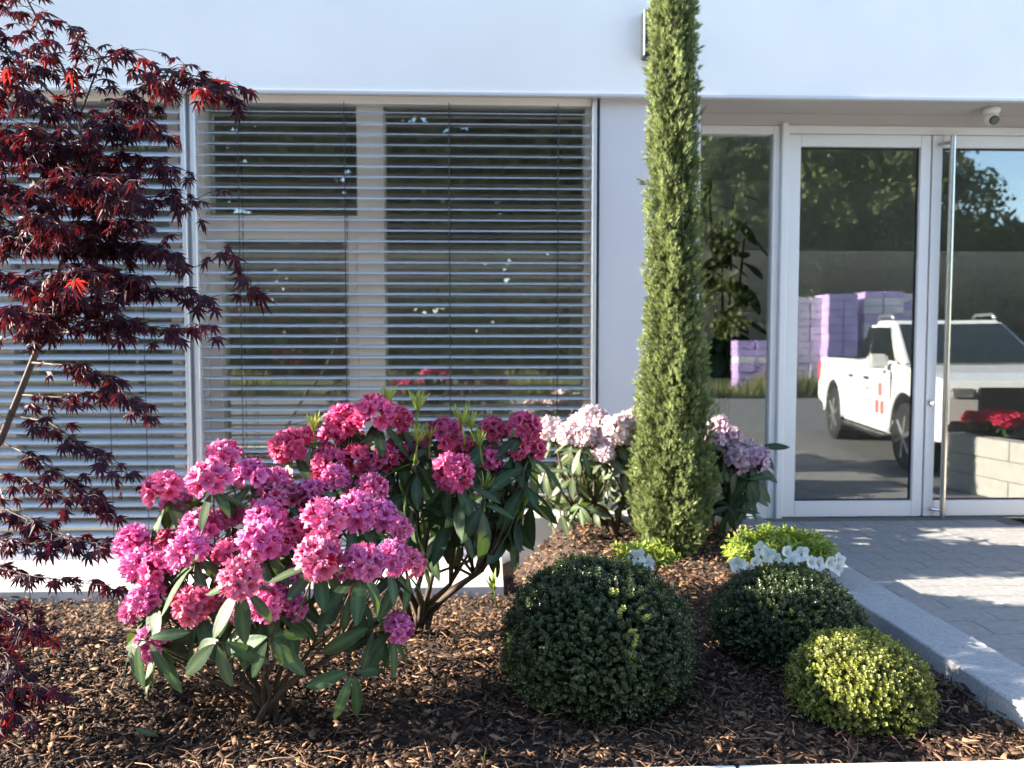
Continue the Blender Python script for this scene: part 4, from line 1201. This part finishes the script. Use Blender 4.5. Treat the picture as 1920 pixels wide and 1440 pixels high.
# ================================================================== WHAT THE DOORS MIRROR: YARD BEHIND AND BESIDE THE CAMERA
# --- white pickup
def pickup():
    ra_, fa_ = np.array([5.36, 0.50]), np.array([4.83, 3.30])
    fw = nrm(fa_ - ra_); WB = 3.05
    org = (ra_ + fa_) / 2 + 0.86 * np.array([fw[1], -fw[0]])     # the measured wheels are those of the near side
    ang = math.atan2(fw[1], fw[0])
    t = thing('pickup_truck', 'white pickup truck parked facing the entrance, mirrored in the door glass', 'truck', (org[0], org[1], -0.09))
    T = Matrix.Translation((org[0], org[1], -0.09)) @ Matrix.Rotation(ang, 4, 'Z')

    def bd(b, name, mat, par=t, smooth=False, bevel=0):
        return b.build(name, M_[mat], par, smooth, bevel, T)
    xr, xf, Rw = -WB / 2, WB / 2, 0.385

    def arch(xc, r0, z0):
        return [(xc + r0 * math.cos(a), z0 + r0 * math.sin(a)) for a in np.linspace(PI, 0, 11)]
    # body shell outline, from the rear bumper along the sill to the nose, back along the bonnet and belt line
    out = [(-2.55, .55)] + arch(xr, .47, .42) + [(xr + .50, .36), (xf - .50, .36)] + arch(xf, .47, .42) + \
          [(xf + .50, .40), (2.32, .42), (2.40, .62), (2.40, .95), (2.30, 1.06), (1.9, 1.13), (1.12, 1.19), (0.95, 1.20), (-.72, 1.20), (-.74, 1.22), (-2.58, 1.22), (-2.60, .80)]
    n = len(out)
    b = MB(); v = []
    for yy in (-.90, .90):
        for (x, z) in out:
            nose = max(0.0, x - 1.7) * .16
            v.append((x, yy - math.copysign(nose, yy) - math.copysign(max(0, z - .95) * .16, yy), z))
    b.add(v, [tuple(range(n)), tuple(range(2 * n - 1, n - 1, -1))] + [(i, n + i, n + (i + 1) % n, (i + 1) % n) for i in range(n)])
    bd(b, 'body', 'paint', bevel=.035)
    # cab
    def cabpt(x, z):
        k = (z - 1.19) / .62
        return k
    low = [(1.12, .80), (-.78, .80)]; top = [(.28, .66), (-.55, .66)]
    b = MB()
    v = [(1.12, -.82, 1.18), (1.12, .82, 1.18), (-.76, .82, 1.18), (-.76, -.82, 1.18), (.22, -.66, 1.74), (.22, .66, 1.74), (-.52, .66, 1.76), (-.52, -.66, 1.76)]
    b.add(v, [(0, 3, 2, 1), (4, 5, 6, 7), (0, 1, 5, 4), (1, 2, 6, 5), (2, 3, 7, 6), (3, 0, 4, 7)])
    cab = bd(b, 'cab', 'paint', bevel=.06)

    def quad(p, nrm_off, mat, name, par, th=.012):
        p = [np.array(q, float) for q in p]
        nn = nrm(np.cross(p[1] - p[0], p[2] - p[0])) * nrm_off
        b = MB()
        b.add([q + nn * .3 for q in p] + [q + nn for q in p], [(0, 1, 2, 3), (7, 6, 5, 4), (0, 4, 5, 1), (1, 5, 6, 2), (2, 6, 7, 3), (3, 7, 4, 0)])
        return bd(b, name, mat, par)

    def lerp3(a, b_, t_): return np.array(a) * (1 - t_) + np.array(b_) * t_
    # windscreen and rear window
    A, B, C, D = v[0], v[1], v[5], v[4]

    def inset(A, B, C, D, s0, s1, t0, t1):
        def pt(s, t_): return lerp3(lerp3(A, B, s), lerp3(D, C, s), t_)
        return [pt(s0, t0), pt(s1, t0), pt(s1, t1), pt(s0, t1)]
    quad(inset(A, B, C, D, .06, .94, .06, .90), .012, 'carglass', 'windscreen', cab)
    quad(inset(v[2], v[3], v[7], v[6], .12, .88, .2, .85), .012, 'carglass', 'rear_window', cab)
    for (a_, b_, c_, d_) in ((v[3], v[0], v[4], v[7]), (v[1], v[2], v[6], v[5])):
        flip = a_ is v[1]
        s = ((.04, .30), (.33, .90)) if not flip else ((.10, .67), (.70, .96))
        for (s0, s1) in s:
            q = inset(a_, b_, c_, d_, s0, s1, .10, .84)
            # follow the raked pillar at the front
            quad(q, .012, 'carglass', 'side_window', cab)
    for s in (-1, 1):
        yb = s * .905
        # doors as thin raised skins
        b = MB(); b.box(-.02, .98, yb - .012, yb + .012, .46, 1.12); dr = bd(b, 'door', 'paint', bevel=.01)
        b = MB(); b.box(.03, .20, yb - .02 if s < 0 else yb, yb if s < 0 else yb + .02, 0.97, 1.0); bd(b.box(.03, .2, s * .918, s * .93, .965, 1.0) if False else MB().box(.05, .22, min(s * .914, s * .938), max(s * .914, s * .938), .985, 1.015), 'handle', 'black', dr)
        b = MB(); b.box(-.72, -.06, yb - .012, yb + .012, .46, 1.12); dr2 = bd(b, 'door', 'paint', bevel=.01)
        bd(MB().box(-.66, -.50, min(s * .914, s * .938), max(s * .914, s * .938), .985, 1.015), 'handle', 'black', dr2)
        bd(MB().box(-.9, 1.0, min(s * .88, s * 1.0), max(s * .88, s * 1.0), .30, .345), 'side_step', 'black', bevel=.01)
        # mirror
        mb = MB(); mb.box(.80, .92, min(s * .90, s * 1.12), max(s * .90, s * 1.12), 1.14, 1.32); bd(mb, 'mirror', 'paint', bevel=.03)
        # fender flares
        for xc in (xr, xf):
            pts = [(xc + .50 * math.cos(a), s * (.905 - max(0, xc + .5 * math.cos(a) - 1.7) * .16), .42 + .50 * math.sin(a)) for a in np.linspace(PI * 1.02, -.02 * PI, 15)]
            bd(MB().tube(pts, .035, 6), 'wheel_arch', 'paint', smooth=True)
        # lamps
        hl = MB(); hl.box(2.15, 2.412, min(s * .53, s * .765), max(s * .53, s * .765), .88, .99); bd(hl, 'headlight', 'lamp', bevel=.02)
        hb = MB(); hb.box(2.20, 2.392, min(s * .60, s * .76), max(s * .60, s * .76), .50, .60); bd(hb, 'fog_lamp', 'lamp', bevel=.01)
        bd(MB().box(-2.63, -2.55, min(s * .72, s * .9), max(s * .72, s * .9), .85, 1.15), 'tail_light', 'redmark', bevel=.01)
        bd(MB().tube([(-.50, s * .60, 1.77), (-.42, s * .60, 1.825), (.05, s * .60, 1.815), (.15, s * .60, 1.76)], .022, 6), 'roof_rail', 'rim', smooth=True)
        for xc in (xr, xf):
            w = bpy.data.objects.new('wheel', None); put(w, t)
            bd(MB().lathe([(.24, -.12), (.34, -.13), (Rw, -.10), (Rw, .10), (.34, .13), (.24, .12)], (xc, s * .80, Rw), 28, 'y'), 'tyre', 'rubber', w, smooth=False)
            b = MB(); b.lathe([(.245, -.02), (.245, .02)], (xc, s * .84, Rw), 24, 'y')
            bd(b, 'rim', 'black', w)
            b = MB()
            for k in range(6):
                a = k * PI / 3 + .3
                p0 = np.array([xc, s * .90, Rw]); p1 = p0 + np.array([.25 * math.cos(a), -s * .015, .25 * math.sin(a)])
                b.tube([p0, p1], [.035, .048], 5)
            b.lathe([(.25, -.02), (.265, -.02), (.265, .03), (.25, .03)], (xc, s * .885, Rw), 24, 'y')
            b.lathe([(.06, -.02), (.05, .02)], (xc, s * .905, Rw), 12, 'y')
            bd(b, 'spokes', 'rim', w)
            bd(MB().lathe([(.44, -.30), (.44, .05)], (xc, s * .56, .43), 20, 'y'), 'wheel_well', 'black')
        # marks on the door: three red blocks and worn grey lettering
        ym0, ym1 = min(s * .9175, s * .9195), max(s * .9175, s * .9195)
        for (x0, x1, z0, z1) in ((.62, .74, .80, .96), (.50, .63, .58, .74), (.70, .83, .58, .74)):
            bd(MB().box(x0, x1, ym0, ym1, z0, z1), 'logo_block', 'logomark')
        for (x0, x1, z0, z1) in ((.10, .26, .84, .90), (-.55, -.30, .76, .79), (-.24, .02 - .1, .76, .79), (.05, .40, .70, .725), (-.6, -.15, .66, .68)):
            bd(MB().box(x0, x1, ym0, ym1, z0, z1), 'lettering', 'greymark')
    # front
    bd(MB().box(2.30, 2.425, -.50, .50, .60, 1.0), 'grille', 'black', bevel=.02)
    bd(MB().box(2.28, 2.47, -.80, .80, .44, .655), 'bumper', 'black', bevel=.04)
    bd(MB().box(2.472, 2.478, -.26, .26, .50, .60), 'number_plate', 'camwhite')
    for k in range(4):
        bd(MB().box(2.416, 2.428, -.5, .5, .70 + k * .07, .722 + k * .07), 'grille_bar', 'rubber')
    # open load bed and its liner
    bd(MB().box(-2.50, -.84, -.70, .70, 1.2205, 1.2285), 'load_cover', 'black')
    bd(MB().box(-2.75, -2.62, -.80, .80, .48, .62), 'rear_bumper', 'rim', bevel=.03)
    bd(MB().box(-2.3, 2.2, -.45, .45, .28, .40), 'chassis', 'black')
    return t


pickup()

# --- block planter with red flowers, beside the right door
pw_ = thing('block_planter', 'low planter of grey concrete blocks right of the entrance paving', 'planter', (5.6, 5.0, -.09))
p0, p1 = np.array([4.62, 4.42]), np.array([4.86, 5.70])
dv = nrm(p1 - p0); nv = np.array([dv[1], -dv[0]])
Lw = np.linalg.norm(p1 - p0)
for k in range(3):
    x = -0.001 if k % 2 == 0 else -.38
    while x < Lw - .02:
        a0, a1 = max(0, x), min(Lw, x + .75)
        q = [p0 + dv * (a0 + .003), p0 + dv * (a1 - .003), p0 + dv * (a1 - .003) + nv * .2, p0 + dv * (a0 + .003) + nv * .2]
        z0 = -.09 + k * .185
        b = MB(); b.add([(*p, z0) for p in q] + [(*p, z0 + .181) for p in q], [(0, 3, 2, 1), (4, 5, 6, 7), (0, 1, 5, 4), (1, 2, 6, 5), (2, 3, 7, 6), (3, 0, 4, 7)])
        b.build('block', M_['block'], pw_, bevel=.006)
        x += .75
b = MB()
q = [p0 + nv * .205, p1 + nv * .205, p1 + nv * 1.3, p0 + nv * 1.3]
b.add([(*p, -.09) for p in q] + [(*p, .40) for p in q], [(0, 3, 2, 1), (4, 5, 6, 7), (0, 1, 5, 4), (1, 2, 6, 5), (2, 3, 7, 6), (3, 0, 4, 7)])
b.build('planter_soil', M_['soil'], pw_)
rb_ = np.array([5.04, 4.66, .40])
hd = []
for k in range(9):
    a = k * 2.4; e = .06 + .2 * (k / 9) ** .5
    hd.append((tuple(rb_ + np.array([e * math.cos(a) - .1, e * math.sin(a), .22 + .06 * (1 - e / .3)])), None, .085, 0))
rhododendron('small red flowering shrub in the block planter, seen mirrored in the door', rb_, hd, 'red', RLEAF, .11, 5, [], seed=31, limbs=4, zc=.0, thick=.008)

# --- wrapped pallets on the far verge
def pallet(label, x, y, w, h, mats, rot=0.0, seed=0):
    r = random.Random(seed)
    t = thing('wrapped_pallet', label, 'pallet', (x, y, -.03), 'wrapped pallets across the yard')
    T = Matrix.Translation((x, y, -.03)) @ Matrix.Rotation(rot, 4, 'Z')
    b = MB()
    for k in range(3): b.box(-w / 2, w / 2, -.45 + k * .40, -.35 + k * .40, 0, .09)
    for k in range(5): b.box(-w / 2 + k * (w - .1) / 4, -w / 2 + .1 + k * (w - .1) / 4, -.45, .45, .0905, .112)
    b.build('pallet_boards', M_['wood'], t, M=T)
    z = .115
    k = 0
    while z < h:
        hh = r.uniform(.20, .26)
        for s in (-1, 1):
            b = MB(); o_ = r.uniform(-.02, .02)
            b.box(min(0, s * w / 2) + o_ + .005, max(0, s * w / 2) + o_ - .005, -.45 + r.uniform(0, .03), .45 - r.uniform(0, .03), z, z + hh - .008)
            b.build('sack_layer', M_[mats[k % len(mats)]], t, bevel=.014, M=T)
        z += hh; k += 1
    return t


VY = 11.9          # a point mirrored at depth d stands at VY - d
def mx(u, d): return float(at(u, 650, Y=d)[0])


pallet('tall pale pink wrapped pallet stack, left of the lavender one', mx(1510, 23), VY - 23, .95, 2.75, ['wrappale'], .05, 1)
pallet('tall lavender wrapped pallet stack behind the truck, seen in the door', mx(1568, 22.6), VY - 22.6, .95, 2.7, ['wraplav'], -.04, 2)
pallet('pale wrapped pallet stack with lavender layers, right of the lavender one', mx(1645, 22.8), VY - 22.8, 1.15, 2.75, ['wrappale', 'wrappale', 'wraplav'], .03, 3)
pallet('lavender and pink wrapped pallet stack, farthest right of the row', mx(1705, 23.2), VY - 23.2, .9, 2.8, ['wraplav', 'wrappale'], .0, 4)
pallet('low lavender wrapped pallet, mirrored in the narrow sidelight', mx(1412, 22), VY - 22, 1.0, 1.45, ['wraplav', 'wraplav', 'wraplav', 'wrappale'], .1, 5)

# --- meadow strip
n = 9000
gx, gy = rng.uniform(-14, 26, n), rng.uniform(-9.6, -8.25, n)
gh = rng.uniform(.35, .85, n) * (0.7 + .3 * np.sin(gx * 1.7))
d = nrm(np.stack([rng.normal(0, .18, n), rng.normal(0, .18, n), np.ones(n)], -1))
mt = frames(d, nrm(rng.normal(0, 1, (n, 3)))) * gh[:, None, None]
gv = np.array([(0, -.03, 0), (0, .03, 0), (.6, .02, .02), (.6, -.02, .02), (1, 0, .10), (1, .004, .10)]); gf = np.array([(0, 1, 2, 3), (3, 2, 5, 4)])
o = bpy.data.objects.new('meadow_grass', scatter_mesh('meadow_grass', gv, gf, mt, np.stack([gx, gy, np.full(n, -.03)], -1), M_['meadow'], rng.rand(n), np.array([.2, .2, .8, .8, 1.2, 1.2])))
tag(put(o), 'tall dry meadow grass along the far side of the yard', 'grass', kind='stuff')

# --- trees beyond the yard
def crown_mesh(seed, h):
    r = np.random.RandomState(seed)
    nc = 90
    cd = nrm(r.normal(0, 1, (nc, 3)))
    cr = r.rand(nc) ** .45
    cc_ = cd * cr[:, None] * np.array([2.9, 2.6, h * .46]) + np.array([0, 0, h * .56])
    cc_[:, :2] *= (1.0 - 0.45 * np.clip((cc_[:, 2] - h * .55) / (h * .45), 0, 1))[:, None]
    per = 120
    p = np.repeat(cc_, per, 0) + nrm(r.normal(0, 1, (nc * per, 3))) * (r.uniform(.45, .95, nc).repeat(per) * r.rand(nc * per) ** .4)[:, None]
    n = len(p)
    m = frames(nrm(r.normal(0, 1, (n, 3))), nrm(r.normal(0, 1, (n, 3)))) * r.uniform(.13, .26, n)[:, None, None]
    tv = np.array([(-.5, 0, 0), (0, .36, .05), (.5, 0, 0), (0, -.36, .05)]); tf = np.array([(0, 1, 2, 3)])
    return scatter_mesh('crown', tv, tf, m, p, M_['tree'], np.clip(r.uniform(.2, .9, nc).repeat(per) + r.normal(0, .15, n), 0, 1.2), None)


CR = [crown_mesh(k, h) for k, h in enumerate((9.6, 8.6, 10.6))]
tree_lab = ['rounded tree with the sky at its right edge, mirrored in the right door', 'tree mirrored behind the truck cab', 'tree mirrored in the upper part of the left door leaf', 'tree mirrored in the narrow sidelight']
spots = [(17.7, -17.2, 1, 1.0, tree_lab[0]), (14.4, -16.6, 2, .95, tree_lab[1]), (11.8, -17.2, 0, 1.08, tree_lab[2]), (8.2, -16.8, 2, 1.0, tree_lab[3])]
tm = MB().tube([(0, 0, -.1), (.05, 0, 1.2), (-.04, .05, 3.5), (0, 0, 7.0)], [.20, .16, .11, .04], 8, True, .3)
for k in range(6):
    a = k * 1.9
    tm.tube([(0, 0, 2 + .6 * k), (1.0 * math.cos(a), 1.0 * math.sin(a), 3.0 + .6 * k), (1.9 * math.cos(a), 1.9 * math.sin(a), 3.6 + .7 * k)], [.07, .05, .02], 5, True, .3)
tm = tm.mesh('trunk', M_['bark'], smooth=True)
for k, (x, y, ci, s, lab) in enumerate(spots):
    t = thing('broadleaf_tree', lab or 'leafy green tree in the row across the yard, mirrored dark in the windows', 'tree', (x, y, -.03), 'trees in the row across the yard')
    M = Matrix.Translation((x, y, -.03)) @ Matrix.Rotation(k * 1.3, 4, 'Z') @ Matrix.Diagonal((s, s, s, 1))
    put(bpy.data.objects.new('trunk', tm), t, M)
    put(bpy.data.objects.new('crown', CR[ci]), t, M)

# --- the wood behind them reads as one dark mass
r = np.random.RandomState(41)
nc = 2300
wx, wy = r.uniform(-30, 38, nc), r.uniform(-25, -19.2, nc)
top = 10.5 + 1.4 * np.sin(wx * .55) + 1.0 * np.sin(wx * 1.3 + 2)
top = np.where(wx > 18.9, 5.4 + .8 * np.sin(wx * .9), top) + np.where(wx < 4, 2.2, 0)
wz = np.where(r.rand(nc) < .5, r.rand(nc) ** 1.6, r.rand(nc) ** .7) * top
per = 60
p = np.repeat(np.stack([wx, wy, wz], -1), per, 0) + nrm(r.normal(0, 1, (nc * per, 3))) * (r.uniform(.6, 1.3, nc).repeat(per) * r.rand(nc * per) ** .4)[:, None]
p[:, 2] = np.maximum(p[:, 2], 0.02)
n = len(p)
m = frames(nrm(r.normal(0, 1, (n, 3))), nrm(r.normal(0, 1, (n, 3)))) * r.uniform(.42, .8, n)[:, None, None]
tv = np.array([(-.5, 0, 0), (0, .36, .05), (.5, 0, 0), (0, -.36, .05)]); tf = np.array([(0, 1, 2, 3)])
o = bpy.data.objects.new('woodland', scatter_mesh('woodland', tv, tf, m, p, M_['tree'], np.clip(r.uniform(.1, .7, nc).repeat(per) + r.normal(0, .15, n), 0, 1.2), None))
tag(put(o), 'dense green wood beyond the yard, mirrored dark in the windows', 'woodland', kind='stuff')

# --- added box-shaped tree, unseen beyond the left edge, put in to shade the paving
t = thing('added_shade_tree', 'added box clipped tree outside the left edge, there to shade the paving', 'tree', (-3.6, 3.47, float(bedz(-3.6, 3.47))))
MB().tube([(-3.6, 3.47, -.1), (-3.58, 3.47, 1.2), (-3.6, 3.48, 2.6), (-3.6, 3.47, 3.2)], [.055, .045, .035, .015], 8, True, .3).build('trunk', M_['bark'], t, smooth=True)
r = np.random.RandomState(5)
n = 9000
p = np.stack([r.uniform(-4.2, -3.0, n), r.uniform(3.10, 3.86, n), r.uniform(2.45, 3.3, n)], -1)
m = frames(nrm(r.normal(0, 1, (n, 3))), nrm(r.normal(0, 1, (n, 3)))) * r.uniform(.06, .11, n)[:, None, None]
put(bpy.data.objects.new('crown', scatter_mesh('crown', np.array([(-.5, 0, 0), (0, .36, .05), (.5, 0, 0), (0, -.36, .05)]), np.array([(0, 1, 2, 3)]), m, p, M_['tree'], r.uniform(.1, .9, n), None)), t)
